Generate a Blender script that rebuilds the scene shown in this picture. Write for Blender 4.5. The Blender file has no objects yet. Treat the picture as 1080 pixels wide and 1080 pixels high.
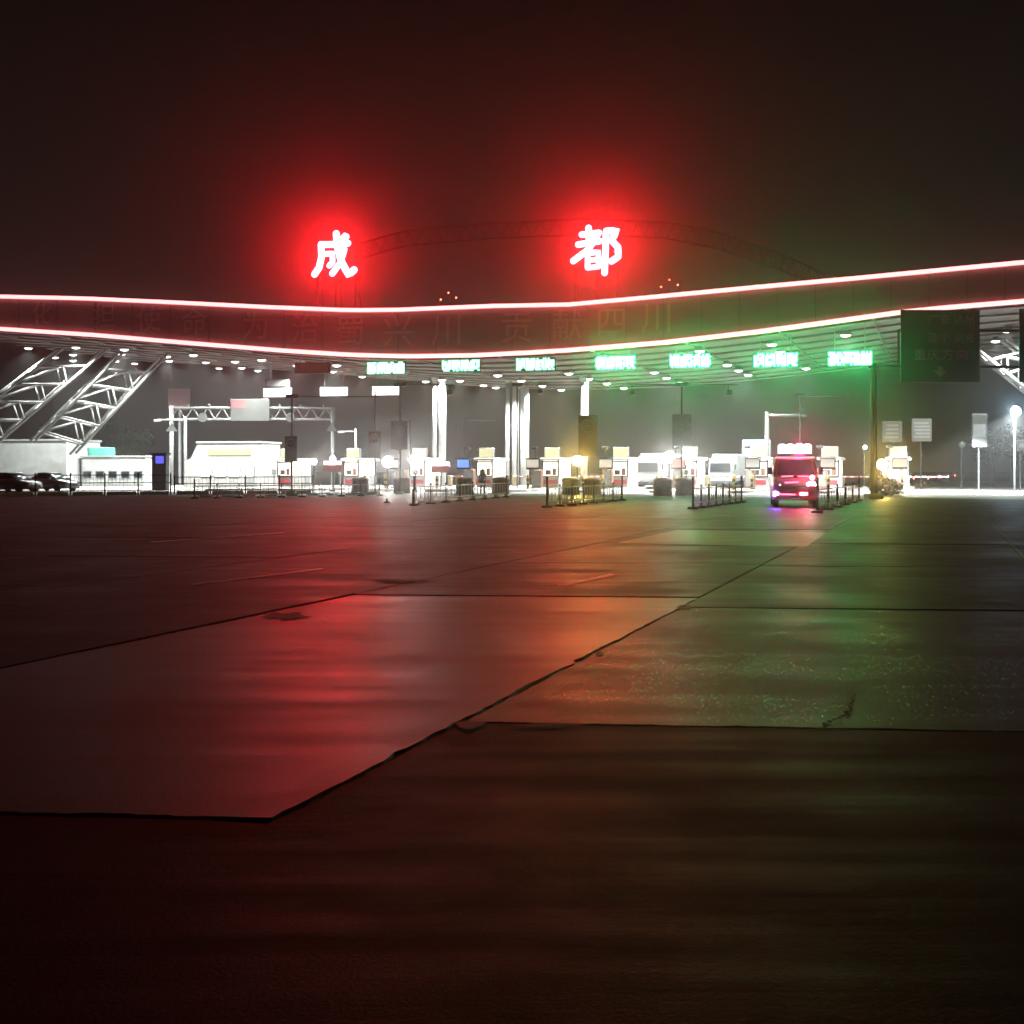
import bpy, bmesh, math, random
from mathutils import Vector, Matrix
random.seed(7)
S = bpy.context.scene
COL = S.collection
R = math.radians

# ------------------------------------------------------------------ camera
CAM_H = 1.6
FPX = 1120.0            # focal length in pixels of the 1080 px wide photograph
HZ = 497.0              # horizon row
cd = bpy.data.cameras.new('camera')
cam = bpy.data.objects.new('camera', cd)
COL.objects.link(cam)
cam.location = (0, 0, CAM_H)
cam.rotation_euler = (R(90), 0, 0)
cd.sensor_width = 36
cd.lens = 36 * FPX / 1080
cd.shift_y = -(540 - HZ) / 1080
cd.clip_start = 0.1
cd.clip_end = 3000
S.camera = cam

# ------------------------------------------------------------------ night sky
w = bpy.data.worlds.new('World')
S.world = w
w.use_nodes = True
nt = w.node_tree
nt.nodes.clear()
wo = nt.nodes.new('ShaderNodeOutputWorld')
bg = nt.nodes.new('ShaderNodeBackground')
tc = nt.nodes.new('ShaderNodeTexCoord')
sp = nt.nodes.new('ShaderNodeSeparateXYZ')
rp = nt.nodes.new('ShaderNodeValToRGB')
nt.links.new(tc.outputs['Generated'], sp.inputs[0])
nt.links.new(sp.outputs['Z'], rp.inputs[0])
nt.links.new(rp.outputs[0], bg.inputs[0])
nt.links.new(bg.outputs[0], wo.inputs[0])
e = rp.color_ramp.elements
e[0].position = 0.0
e[0].color = (0.0135, 0.0112, 0.0095, 1)     # city glow low in the sky
e[1].position = 0.45
e[1].color = (0.0022, 0.0017, 0.0017, 1)
bg.inputs[1].default_value = 1.0

S.view_settings.view_transform = 'Standard'
S.view_settings.look = 'None'
S.view_settings.exposure = 0
S.view_settings.gamma = 1
cy = S.cycles
cy.use_denoising = True
cy.use_adaptive_sampling = True
cy.adaptive_threshold = 0.02
cy.max_bounces = 5
cy.diffuse_bounces = 2
cy.glossy_bounces = 3
cy.transmission_bounces = 3
cy.transparent_max_bounces = 8
cy.volume_bounces = 0
cy.sample_clamp_indirect = 3.0
cy.use_light_tree = True
cy.caustics_reflective = False
cy.caustics_refractive = False

# ------------------------------------------------------------------ frames of reference
YAW = R(11.5)                       # the toll plaza stands slightly turned: its right end is nearer
TA = math.tan(YAW)
D0 = 80.0
LANE = R(22)                        # direction in which the lanes run
LD = Vector((math.sin(LANE), math.cos(LANE), 0))
LN = Vector((math.cos(LANE), -math.sin(LANE), 0))


def at(px, py, d):
    return Vector(((px - 540) / FPX * d, d, CAM_H + (HZ - py) / FPX * d))


def pd(px, off=0.0):                # depth of the plaza line seen in column px, off metres behind its front
    return (D0 + off) / (1 + TA * (px - 540) / FPX)


def pl(px, py, off=0.0):
    return at(px, py, pd(px, off))


def gr(px, py):                     # point on the ground
    d = CAM_H * FPX / (py - HZ)
    p = at(px, py, d)
    p.z = 0
    return p


def gd(px, d):                      # ground point in column px at depth d
    p = at(px, HZ, d)
    p.z = 0
    return p


# ------------------------------------------------------------------ materials
MATS = {}


def mat(name, col, rough=0.6, metal=0.0, emit=None, strength=0.0, noise=None, bump=0.0, spec=0.5):
    if name in MATS:
        return MATS[name]
    m = bpy.data.materials.new(name)
    m.use_nodes = True
    n = m.node_tree.nodes
    l = m.node_tree.links
    b = n['Principled BSDF']
    b.inputs['Base Color'].default_value = (*col, 1)
    b.inputs['Roughness'].default_value = rough
    b.inputs['Metallic'].default_value = metal
    b.inputs['Specular IOR Level'].default_value = spec
    if emit:
        b.inputs['Emission Color'].default_value = (*emit, 1)
        b.inputs['Emission Strength'].default_value = strength
    if noise:
        scale, amt = noise
        t = n.new('ShaderNodeTexCoord')
        nz = n.new('ShaderNodeTexNoise')
        nz.inputs['Scale'].default_value = scale
        nz.inputs['Detail'].default_value = 6
        r = n.new('ShaderNodeValToRGB')
        r.color_ramp.elements[0].position = 0.3
        r.color_ramp.elements[1].position = 0.7
        r.color_ramp.elements[0].color = (*[c * (1 - amt) for c in col], 1)
        r.color_ramp.elements[1].color = (*[min(1, c * (1 + amt * .6)) for c in col], 1)
        l.new(t.outputs['Object'], nz.inputs['Vector'])
        l.new(nz.outputs['Fac'], r.inputs[0])
        l.new(r.outputs[0], b.inputs['Base Color'])
        if bump:
            bp = n.new('ShaderNodeBump')
            bp.inputs['Strength'].default_value = bump
            bp.inputs['Distance'].default_value = 0.02
            l.new(nz.outputs['Fac'], bp.inputs['Height'])
            l.new(bp.outputs[0], b.inputs['Normal'])
    MATS[name] = m
    return m


def concrete(name, col, r0, r1, groove=0.0, streak=0.45, spec=0.5, glint=0.3):
    """weathered, slightly damp road concrete; groove = brushed finish across the lane"""
    m = bpy.data.materials.new(name)
    m.use_nodes = True
    n = m.node_tree.nodes
    l = m.node_tree.links
    b = n['Principled BSDF']
    g = n.new('ShaderNodeNewGeometry')
    mp = n.new('ShaderNodeMapping')
    mp.inputs['Rotation'].default_value = (0, 0, R(4))
    l.new(g.outputs['Position'], mp.inputs['Vector'])
    big = n.new('ShaderNodeTexNoise')
    big.inputs['Scale'].default_value = 0.55
    big.inputs['Detail'].default_value = 8
    big.inputs['Roughness'].default_value = 0.65
    l.new(mp.outputs[0], big.inputs['Vector'])
    # long wear streaks running across the view
    m2 = n.new('ShaderNodeMapping')
    m2.inputs['Rotation'].default_value = (0, 0, R(4))
    m2.inputs['Scale'].default_value = (0.22, 2.6, 1)
    l.new(g.outputs['Position'], m2.inputs['Vector'])
    st = n.new('ShaderNodeTexNoise')
    st.inputs['Scale'].default_value = 1.3
    st.inputs['Detail'].default_value = 7
    st.inputs['Roughness'].default_value = 0.6
    l.new(m2.outputs[0], st.inputs['Vector'])
    fine = n.new('ShaderNodeTexNoise')
    fine.inputs['Scale'].default_value = 75
    fine.inputs['Detail'].default_value = 4
    l.new(g.outputs['Position'], fine.inputs['Vector'])
    sm = n.new('ShaderNodeMath')
    sm.operation = 'MULTIPLY_ADD'
    sm.inputs[1].default_value = 0.55
    l.new(big.outputs['Fac'], sm.inputs[0])
    s2 = n.new('ShaderNodeMath')
    s2.operation = 'MULTIPLY'
    s2.inputs[1].default_value = 0.45
    l.new(st.outputs['Fac'], s2.inputs[0])
    l.new(s2.outputs[0], sm.inputs[2])
    cr = n.new('ShaderNodeValToRGB')
    cr.color_ramp.elements[0].position = 0.36
    cr.color_ramp.elements[1].position = 0.64
    cr.color_ramp.elements[0].color = (*[c * (1 - streak) for c in col], 1)
    cr.color_ramp.elements[1].color = (*[c * (1 + streak) for c in col], 1)
    l.new(sm.outputs[0], cr.inputs[0])
    mx = n.new('ShaderNodeMix')
    mx.data_type = 'RGBA'
    mx.blend_type = 'MULTIPLY'
    mx.inputs['Factor'].default_value = 0.5
    l.new(cr.outputs[0], mx.inputs['A'])
    fr = n.new('ShaderNodeValToRGB')
    fr.color_ramp.elements[0].position = 0.35
    fr.color_ramp.elements[0].color = (.45, .45, .45, 1)
    fr.color_ramp.elements[1].position = 0.62
    l.new(fine.outputs['Fac'], fr.inputs[0])
    l.new(fr.outputs[0], mx.inputs['B'])
    l.new(mx.outputs['Result'], b.inputs['Base Color'])
    mr = n.new('ShaderNodeMapRange')
    mr.inputs['From Min'].default_value = 0.38
    mr.inputs['From Max'].default_value = 0.62
    mr.inputs['To Min'].default_value = r0
    mr.inputs['To Max'].default_value = r1
    l.new(sm.outputs[0], mr.inputs['Value'])
    # polished aggregate grains that catch the light
    vo = n.new('ShaderNodeTexVoronoi')
    vo.inputs['Scale'].default_value = 30
    l.new(g.outputs['Position'], vo.inputs['Vector'])
    lt = n.new('ShaderNodeMath')
    lt.operation = 'LESS_THAN'
    lt.inputs[1].default_value = .16
    l.new(vo.outputs['Distance'], lt.inputs[0])
    gm = n.new('ShaderNodeMath')
    gm.operation = 'MULTIPLY'
    gm.inputs[1].default_value = -.32 * glint
    l.new(lt.outputs[0], gm.inputs[0])
    ra = n.new('ShaderNodeMath')
    ra.operation = 'ADD'
    l.new(mr.outputs[0], ra.inputs[0])
    l.new(gm.outputs[0], ra.inputs[1])
    l.new(ra.outputs[0], b.inputs['Roughness'])
    b.inputs['Specular IOR Level'].default_value = spec
    bp = n.new('ShaderNodeBump')
    bp.inputs['Strength'].default_value = 0.55
    bp.inputs['Distance'].default_value = 0.0035
    l.new(fine.outputs['Fac'], bp.inputs['Height'])
    last = bp
    if groove:
        m3 = n.new('ShaderNodeMapping')
        m3.inputs['Rotation'].default_value = (0, 0, R(4))
        m3.inputs['Scale'].default_value = (0.12, 3.4, 1)
        l.new(g.outputs['Position'], m3.inputs['Vector'])
        wv = n.new('ShaderNodeTexNoise')
        wv.inputs['Scale'].default_value = 2.0
        wv.inputs['Detail'].default_value = 3
        l.new(m3.outputs[0], wv.inputs['Vector'])
        b2 = n.new('ShaderNodeBump')
        b2.inputs['Strength'].default_value = groove
        b2.inputs['Distance'].default_value = 0.04
        l.new(wv.outputs['Fac'], b2.inputs['Height'])
        l.new(bp.outputs[0], b2.inputs['Normal'])
        last = b2
    l.new(last.outputs[0], b.inputs['Normal'])
    MATS[name] = m
    return m


def emis(name, col, strength, sample=True):
    m = bpy.data.materials.new(name)
    m.use_nodes = True
    n = m.node_tree.nodes
    b = n['Principled BSDF']
    b.inputs['Base Color'].default_value = (.08, .08, .08, 1)
    b.inputs['Emission Color'].default_value = (*col, 1)
    b.inputs['Emission Strength'].default_value = strength
    if not sample:
        m.cycles.emission_sampling = 'NONE'
    MATS[name] = m
    return m


NEON = 4.6
M_booth = mat('booth_paint', (.38, .365, .35), .5, noise=(2.5, .3))
M_white = mat('white_paint', (.50, .51, .50), .45, noise=(1.2, .18))
M_steel = mat('white_steel', (.36, .37, .37), .4, noise=(.8, .2))
M_truss = mat('truss_paint', (.24, .245, .24), .45, noise=(.8, .25))
M_rib = mat('soffit_rib', (.10, .09, .085), .55, noise=(.8, .25))
M_column = mat('column_paint', (.55, .56, .55), .7, noise=(.8, .15))
M_galv = mat('galvanised', (.34, .35, .36), .45, .6, noise=(2, .25))
M_dark = mat('dark_metal', (.03, .032, .034), .5, .3)
M_black = mat('black_rubber', (.012, .012, .012), .7)
M_fascia = mat('fascia_sheet', (.20, .15, .14), .55, noise=(.25, .25))
M_letters = mat('fascia_letters', (.33, .29, .27), .5)
M_soffit = mat('soffit_sheet', (.085, .075, .07), .6, noise=(.3, .2))
M_roof = mat('roof_sheet', (.12, .11, .11), .6, noise=(.3, .2))
M_arch = mat('arch_steel', (.014, .013, .012), .95, spec=.1)
M_neon = emis('neon_red', (1.0, .235, .235), NEON)
M_char = emis('character_red', (1.0, .011, .016), 168.0)
M_green = emis('led_green', (.15, 1.0, .45), 8.0)
M_green2 = emis('led_green_strong', (.02, 1.0, .22), 76.0)
M_wled = emis('led_white', (1.0, 1.0, .98), 3.0)
M_lens = emis('lamp_lens', (1.0, .98, .92), 6.0, False)
M_flood = emis('flood_white', (1.0, .96, .90), 165.0)
M_fyel = emis('flood_yellow', (1.0, .66, .14), 300.0)
M_fblue = emis('flood_cold', (.55, .83, 1.0), 120.0)
M_red = emis('lamp_red', (1.0, .03, .09), 240.0)
M_strip = emis('added_glow_red', (1.0, .16, .26), 3.0)
M_blue = emis('lamp_blue', (.16, .08, 1.0), 260.0)
M_tail = emis('tail_red', (1.0, .12, .07), 22.0, False)
M_head = emis('headlamp', (1.0, .80, .80), 330.0)
M_win = emis('lit_window', (1.0, .88, .70), 3.6, False)
M_winc = emis('lit_window_cold', (.80, 1.0, .97), 3.2, False)
M_sigy = emis('sign_yellow', (1.0, .92, .45), .85, False)
M_screen = emis('screen_blue', (.10, .10, .95), 1.6, False)
M_cyan = emis('sign_cyan', (.25, 1.0, .80), 4.0, False)
M_amber = emis('amber_tip', (1.0, .75, .12), 9.0, False)
M_concr = mat('kerb_concrete', (.34, .33, .31), .8, noise=(3, .25))
M_kerbw = mat('kerb_white', (.66, .62, .60), .6, noise=(3, .25))
M_brown = mat('board_brown', (.13, .105, .06), .6, noise=(3, .2))
M_grey = mat('board_grey', (.20, .21, .21), .6, noise=(3, .2))
M_symbol = mat('board_symbol', (.30, .27, .20), .6)
M_green_sign = mat('sign_green', (.006, .05, .026), .42, noise=(2, .15))
M_signtext = mat('sign_text', (.34, .36, .33), .5)
M_signback = mat('sign_back', (.30, .31, .31), .5, .3)
M_board = mat('board_white', (.065, .068, .065), .55, noise=(2, .2))
M_pink = mat('board_pink', (.15, .06, .065), .55, noise=(2, .2))
M_greenbox = mat('green_box', (.10, .42, .32), .6, noise=(2, .2))
M_glass = mat('dark_glass', (.02, .025, .03), .08)
M_drum = mat('drum_brown', (.16, .075, .05), .6, noise=(4, .35))
M_carg = mat('car_grey', (.22, .22, .225), .25, .4)
M_carr = mat('van_red', (.34, .035, .05), .3)
M_chrome = mat('chrome', (.6, .6, .6), .18, 1)
M_leaf = mat('leaf', (.035, .06, .022), .7)
M_leaf2 = mat('leaf_dry', (.10, .055, .02), .7)
M_bark = mat('bark', (.06, .045, .03), .85)
M_skin = mat('skin', (.45, .28, .2), .55)
M_cloth = mat('cloth_grey', (.16, .16, .17), .85)
M_cloth2 = mat('cloth_dark', (.03, .03, .035), .85)
M_hair = mat('hair', (.01, .009, .008), .5)
M_paint = mat('road_paint', (.60, .58, .54), .5, noise=(4, .45))


# ------------------------------------------------------------------ mesh helpers
class MB:
    def __init__(self):
        self.v, self.f = [], []

    def add(self, vs, fs):
        o = len(self.v)
        self.v += [tuple(p) for p in vs]
        self.f += [tuple(i + o for i in f) for f in fs]
        return self

    def box(self, c, s, rz=0.0, rx=0.0):
        hx, hy, hz = s[0] / 2, s[1] / 2, s[2] / 2
        M = Matrix.Rotation(rz, 3, 'Z') @ Matrix.Rotation(rx, 3, 'X')
        C = Vector(c)
        vs = [C + M @ Vector((x, y, z)) for z in (-hz, hz) for x, y in ((-hx, -hy), (hx, -hy), (hx, hy), (-hx, hy))]
        return self.add(vs, [(3, 2, 1, 0), (4, 5, 6, 7), (0, 1, 5, 4), (1, 2, 6, 5), (2, 3, 7, 6), (3, 0, 4, 7)])

    def bbox(self, c, s, b=0.04):
        """box with chamfered vertical and top edges"""
        hx, hy, hz = s[0] / 2, s[1] / 2, s[2] / 2
        C = Vector(c)

        def ring(x, y, z, k):
            return [C + Vector(q) for q in ((-x + k, -y, z), (x - k, -y, z), (x, -y + k, z), (x, y - k, z),
                                            (x - k, y, z), (-x + k, y, z), (-x, y - k, z), (-x, -y + k, z))]
        vs = ring(hx, hy, -hz, b) + ring(hx, hy, hz - b, b) + ring(hx - b, hy - b, hz, b * .6)
        fs = [tuple(range(7, -1, -1)), tuple(range(16, 24))]
        for r in (0, 8):
            for i in range(8):
                j = (i + 1) % 8
                fs.append((r + i, r + j, r + 8 + j, r + 8 + i))
        return self.add(vs, fs)

    def tube(self, pts, r, n=8, flat=1.0, axis=None, cap=True, round_cap=False):
        pts = [Vector(p) for p in pts]
        rs = list(r) if isinstance(r, (list, tuple)) else [r] * len(pts)
        if round_cap:
            d0 = (pts[0] - pts[1]).normalized()
            d1 = (pts[-1] - pts[-2]).normalized()
            pts = [pts[0] + d0 * rs[0] * .85, pts[0] + d0 * rs[0] * .5] + pts + [pts[-1] + d1 * rs[-1] * .5, pts[-1] + d1 * rs[-1] * .85]
            rs = [rs[0] * .35, rs[0] * .82] + rs + [rs[-1] * .82, rs[-1] * .35]
        vs = []
        for i, p in enumerate(pts):
            a = pts[max(0, i - 1)]
            c = pts[min(len(pts) - 1, i + 1)]
            t = (c - a).normalized()
            ref = Vector(axis) if axis else (Vector((0, 0, 1)) if abs(t.z) < .9 else Vector((0, 1, 0)))
            u = (ref - t * ref.dot(t)).normalized()
            w_ = t.cross(u)
            for k in range(n):
                q = 2 * math.pi * k / n
                vs.append(p + (u * math.cos(q) * flat + w_ * math.sin(q)) * rs[i])
        fs = []
        for i in range(len(pts) - 1):
            for k in range(n):
                j = (k + 1) % n
                fs.append((i * n + k, i * n + j, (i + 1) * n + j, (i + 1) * n + k))
        if cap:
            fs.append(tuple(range(n - 1, -1, -1)))
            fs.append(tuple(range((len(pts) - 1) * n, len(pts) * n)))
        return self.add(vs, fs)

    def lathe(self, c, prof, n=16, axis='Z'):
        C = Vector(c)
        vs = []
        for r, h in prof:
            for k in range(n):
                q = 2 * math.pi * k / n
                p = Vector((r * math.cos(q), r * math.sin(q), h))
                if axis == 'Y':
                    p = Vector((p.x, -p.z, p.y))
                vs.append(C + p)
        fs = []
        for i in range(len(prof) - 1):
            for k in range(n):
                j = (k + 1) % n
                fs.append((i * n + k, i * n + j, (i + 1) * n + j, (i + 1) * n + k))
        fs.append(tuple(range(n - 1, -1, -1)))
        fs.append(tuple(range((len(prof) - 1) * n, len(prof) * n)))
        return self.add(vs, fs)

    def prism(self, poly, y0, y1):
        """polygon in x,z extruded from y0 to y1"""
        n = len(poly)
        vs = [(x, y0, z) for x, z in poly] + [(x, y1, z) for x, z in poly]
        fs = [tuple(range(n)), tuple(range(2 * n - 1, n - 1, -1))]
        for i in range(n):
            j = (i + 1) % n
            fs.append((j, i, n + i, n + j))
        return self.add(vs, fs)

    def build(self, name, m, parent=None, smooth=False, loc=None):
        me = bpy.data.meshes.new(name)
        me.from_pydata(self.v, [], self.f)
        bm = bmesh.new()
        bm.from_mesh(me)
        bmesh.ops.recalc_face_normals(bm, faces=bm.faces)
        bm.to_mesh(me)
        bm.free()
        me.materials.append(m)
        if smooth:
            for p in me.polygons:
                p.use_smooth = True
        o = bpy.data.objects.new(name, me)
        COL.objects.link(o)
        if parent:
            o.parent = parent
        if loc is not None:
            o.location = loc
        return o


def tag(o, label, cat, group=None):
    o['label'] = label
    o['category'] = cat
    if group:
        o['group'] = group
    return o


def thing(name, loc, label, cat, rz=0.0, group=None):
    o = bpy.data.objects.new(name, None)
    COL.objects.link(o)
    o.empty_display_size = .2
    o.location = loc
    o.rotation_euler = (0, 0, rz)
    return tag(o, label, cat, group)


def copy_thing(o, loc, label, rz=None, parent=None):
    c = o.copy()
    COL.objects.link(c)
    if parent is not None:
        c.parent = parent
    else:
        c.location = loc
        c['label'] = label
        if rz is not None:
            c.rotation_euler = (0, 0, rz)
    for ch in [k for k in bpy.data.objects if k.parent == o]:
        copy_thing(ch, None, None, None, c)
    return c


def text_mesh(body, size, depth=0.02):
    cu = bpy.data.curves.new('text', 'FONT')
    cu.body = body
    cu.size = size
    cu.extrude = depth
    cu.resolution_u = 2
    cu.align_x = 'CENTER'
    cu.align_y = 'CENTER'
    o = bpy.data.objects.new('text', cu)
    COL.objects.link(o)
    dg = bpy.context.evaluated_depsgraph_get()
    me = bpy.data.meshes.new_from_object(o.evaluated_get(dg))
    bpy.data.objects.remove(o)
    # text lies in xy: stand it up in xz, reading from -y
    me.transform(Matrix.Rotation(R(90), 4, 'X'))
    return me


def text_part(body, size, loc, m, parent, depth=.02, name='character', rot=None):
    me = text_mesh(body, size, depth)
    me.materials.clear()
    me.materials.append(m)
    o = bpy.data.objects.new(name, me)
    COL.objects.link(o)
    o.parent = parent
    o.location = loc
    if rot:
        o.rotation_euler = rot
    return o


def structure(o):
    o['kind'] = 'structure'
    return o


ORD = ['first', 'second', 'third', 'fourth', 'fifth', 'sixth', 'seventh', 'eighth', 'ninth', 'tenth', 'eleventh',
       'twelfth', 'thirteenth', 'fourteenth']

# ================================================================== GROUND
g = MB()
g.add([(-900, -60, -.013), (900, -60, -.013), (900, 1500, -.013), (-900, 1500, -.013)], [(0, 1, 2, 3)])
M_sub = concrete('joint_filler', (.028, .025, .023), .7, .9, spec=.12)
M_far = concrete('apron_concrete', (.046, .041, .038), .42, .64, groove=.04, spec=.09)
M_asph = concrete('slab_dark', (.042, .037, .034), .42, .64, groove=.05, spec=.09)
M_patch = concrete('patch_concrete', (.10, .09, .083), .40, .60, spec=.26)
M_tar = concrete('tar', (.022, .02, .019), .55, .8, spec=.2)
M_smooth = concrete('slab_smooth', (.075, .066, .06), .38, .55, groove=.05, spec=.30)
M_aggr = concrete('slab_aggregate', (.07, .065, .06), .42, .60, groove=.05, spec=.14, glint=.75)
M_groove = concrete('slab_grooved', (.034, .03, .028), .55, .82, groove=.10, spec=.10)
ground = structure(g.build('ground', M_sub))
# far apron as one sheet beyond the slabs that can be told apart
J0 = Vector((-1.06, 4.96, 0))       # a point on the main long joint
CROSS = Vector((math.cos(R(-4)), math.sin(R(-4)), 0))
WCOL = 4.25
TMAX = 36.0


def slab_pt(c, t):
    """c columns right of the main joint, t metres along the lane, measured on skewed axes"""
    k = WCOL / LN.dot(CROSS)
    return J0 + CROSS * (c * k) + LD * t


def build_slab(c0, c1, t0, t1, m, jag):
    gap = .010 if jag > .013 else .006
    k = WCOL / LN.dot(CROSS)
    gc = gap / k
    rnd = random.Random(int(c0 * 100 + t0 * 17))
    pts = []

    def edge(ca, ta, cb, tb, n, wob):
        for i in range(n):
            f = i / n
            wv = 0 if i == 0 else rnd.uniform(-wob, wob) * (2.2 if rnd.random() < .05 else .6) + wob * .5 * math.sin(i * .37 + c0)
            if abs(cb - ca) > abs(tb - ta) / 10:
                pts.append(slab_pt(ca + (cb - ca) * f, ta + (tb - ta) * f + wv))
            else:
                pts.append(slab_pt(ca + (cb - ca) * f + wv / k, ta + (tb - ta) * f))
    n1 = 90 if t0 < 9 else (24 if t0 < 14 else 6)
    edge(c0 + gc, t0 + gap, c1 - gc, t0 + gap, n1, jag)
    edge(c1 - gc, t0 + gap, c1 - gc, t1 - gap, n1, jag)
    edge(c1 - gc, t1 - gap, c0 + gc, t1 - gap, n1, jag)
    edge(c0 + gc, t1 - gap, c0 + gc, t0 + gap, n1, jag)
    o = sum(pts, Vector()) / len(pts)
    dz = rnd.uniform(-.004, .004)
    N = len(pts)
    tx, ty = rnd.uniform(-.0012, .0012), rnd.uniform(-.0015, .0015)
    top = []
    for p in pts:
        q = p - o
        s = 1 - .02 / max(.5, q.length)
        top.append((q.x * s, q.y * s, dz + tx * q.x + ty * q.y))
    low = [(p.x - o.x, p.y - o.y, dz - .012) for p in pts]
    bot = [(p.x - o.x, p.y - o.y, -.034) for p in pts]
    b = MB()
    fs = [tuple(range(N))]
    for i in range(N):
        j = (i + 1) % N
        fs.append((N + i, N + j, j, i))
        fs.append((2 * N + i, 2 * N + j, N + j, N + i))
    b.add(top + low + bot, fs)
    s = b.build('concrete_slab', m, ground, loc=o)
    return s


cols = list(range(-6, 6))
for c in cols:
    if c == -1:
        ts = [-.1, 9.2, 14.4, 20.2, 26.0, 31.8, TMAX]
    elif c == 0:
        ts = [1.95, 8.1, 14.0, 19.9, 25.8, 31.7, TMAX]
    elif c < 0:
        ts = [-.1, 3.4, 9.3, 15.2, 21.1, 27.0, 32.9, TMAX]
    else:
        ts = [2.05, 8.0, 13.9, 19.8, 25.7, 31.6, TMAX]
    for a, b_ in zip(ts[:-1], ts[1:]):
        if c == -1:
            m = M_smooth if a < 5 else M_asph
        elif c >= 0:
            m = M_aggr if a < 5 else M_asph
        else:
            m = M_asph
        build_slab(c, c + 1, a, b_, m, .014 if c in (-1, 0) and a < 5 else .007)
# the older, brushed pavement nearest to us is one pour with a stepped far edge
near = [(-6, -14), (6, -14), (6, 1.93)]
near += [(6 - 6 * i / 120, 1.947 + random.uniform(-.010, .006)) for i in range(1, 120)]
near += [(.004, 1.9)] + [(.003 + random.uniform(-.002, .004), 1.9 - 2.0 * i / 40) for i in range(1, 40)] + [(.0, -.14)]
near += [(-6 * i / 90, -.108 + random.uniform(-.010, .006)) for i in range(1, 90)] + [(-6, -.14)]
pts = [slab_pt(c_, t_) for c_, t_ in near]
N = len(pts)
MB().add([(p.x, p.y, -.004) for p in pts] + [(p.x, p.y, -.034) for p in pts],
         [tuple(range(N))] + [(N + i, N + (i + 1) % N, (i + 1) % N, i) for i in range(N)]).build('concrete_slab', M_groove, ground)
# apron sheet all around the slabs (one ring of four pieces in one surface)
kk = WCOL / LN.dot(CROSS)


def quad(mb, pts, z=0.0):
    mb.add([(p.x, p.y, z) for p in pts], [(0, 1, 2, 3)])


ap = MB()
A = lambda c, t: slab_pt(c, t)
quad(ap, [A(-160, TMAX + .03), A(160, TMAX + .03), A(160, 900), A(-160, 900)])
quad(ap, [A(6.01, -14), A(160, -14), A(160, TMAX + .03), A(6.01, TMAX + .03)])
quad(ap, [A(-160, -14), A(-6.01, -14), A(-6.01, TMAX + .03), A(-160, TMAX + .03)])
structure(ap.build('concrete_apron', M_far))

# toll lane concrete and outer lane sheet, paled to paint in lamp-lit ground
M_pale = concrete('lane_concrete_with_glare', (.26, .245, .23), .5, .7, spec=.3)
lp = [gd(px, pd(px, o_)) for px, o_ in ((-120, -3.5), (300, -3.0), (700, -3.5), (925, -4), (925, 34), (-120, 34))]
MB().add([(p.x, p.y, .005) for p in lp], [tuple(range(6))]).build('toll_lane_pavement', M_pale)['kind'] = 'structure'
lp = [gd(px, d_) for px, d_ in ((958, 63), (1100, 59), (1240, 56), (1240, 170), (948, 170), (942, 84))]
MB().add([(p.x, p.y, .007) for p in lp], [tuple(range(6))]).build('outer_lane_painted_glare', M_pale)['kind'] = 'structure'

# painted marks worn thin on the apron
def stripe(p, q, wd, label):
    d = (q - p).normalized()
    nrm = Vector((d.y, -d.x, 0)) * wd / 2
    c = (p + q) / 2
    b = MB()
    pts = []
    N = 14
    for i in range(N + 1):
        pts.append(p + (q - p) * (i / N) + nrm * random.uniform(.75, 1.1))
    for i in range(N, -1, -1):
        pts.append(p + (q - p) * (i / N) - nrm * random.uniform(.75, 1.1))
    b.add([(x.x - c.x, x.y - c.y, .008) for x in pts], [tuple(range(len(pts)))])
    o = b.build('lane_marking', M_paint, loc=(c.x, c.y, 0))
    o['label'] = label
    return structure(o)


stripe(gr(592, 618), gr(648, 606), .16, 'short worn white lane marking on the concrete ahead of the middle')
stripe(gr(205, 617), gr(340, 600), .14, 'long faint white lane marking on the concrete at left')
stripe(gr(160, 572), gr(300, 562), .2, 'faint white lane marking far left before the fence')
# the pale worn patch in front of the van
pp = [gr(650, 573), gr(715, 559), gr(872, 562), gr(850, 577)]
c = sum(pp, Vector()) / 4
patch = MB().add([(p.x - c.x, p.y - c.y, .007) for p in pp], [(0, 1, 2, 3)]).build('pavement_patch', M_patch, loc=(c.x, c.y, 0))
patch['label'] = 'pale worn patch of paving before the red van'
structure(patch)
# irregular crack in the near right slab
cr_ = MB()
ctrl = [gr(864, 772), gr(873, 763), gr(886, 757), gr(895, 750), gr(899, 738), gr(906, 728)]
pts, wd = [], []
for i in range(5):
    for k_ in range(6):
        pts.append(ctrl[i].lerp(ctrl[i + 1], k_ / 6) + Vector((random.uniform(-.02, .02), random.uniform(-.03, .03), 0)))
        wd.append((.030, .024, .017, .010, .006)[i] * random.uniform(.3, 1.2))
L_, R_ = [], []
NC = len(pts)
for i, p in enumerate(pts):
    t = (pts[min(i + 1, NC - 1)] - pts[max(i - 1, 0)]).normalized()
    nn = Vector((t.y, -t.x, 0))
    L_.append(p + nn * wd[i])
    R_.append(p - nn * wd[i])
c = pts[2]
cr_.add([(p.x - c.x, p.y - c.y, .007) for p in L_ + R_], [(i, i + 1, NC + 1 + i, NC + i) for i in range(NC - 1)])
o = cr_.build('pavement_crack', M_sub, loc=(c.x, c.y, 0))
o['label'] = 'dark forked crack in the concrete slab'
structure(o)

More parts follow.
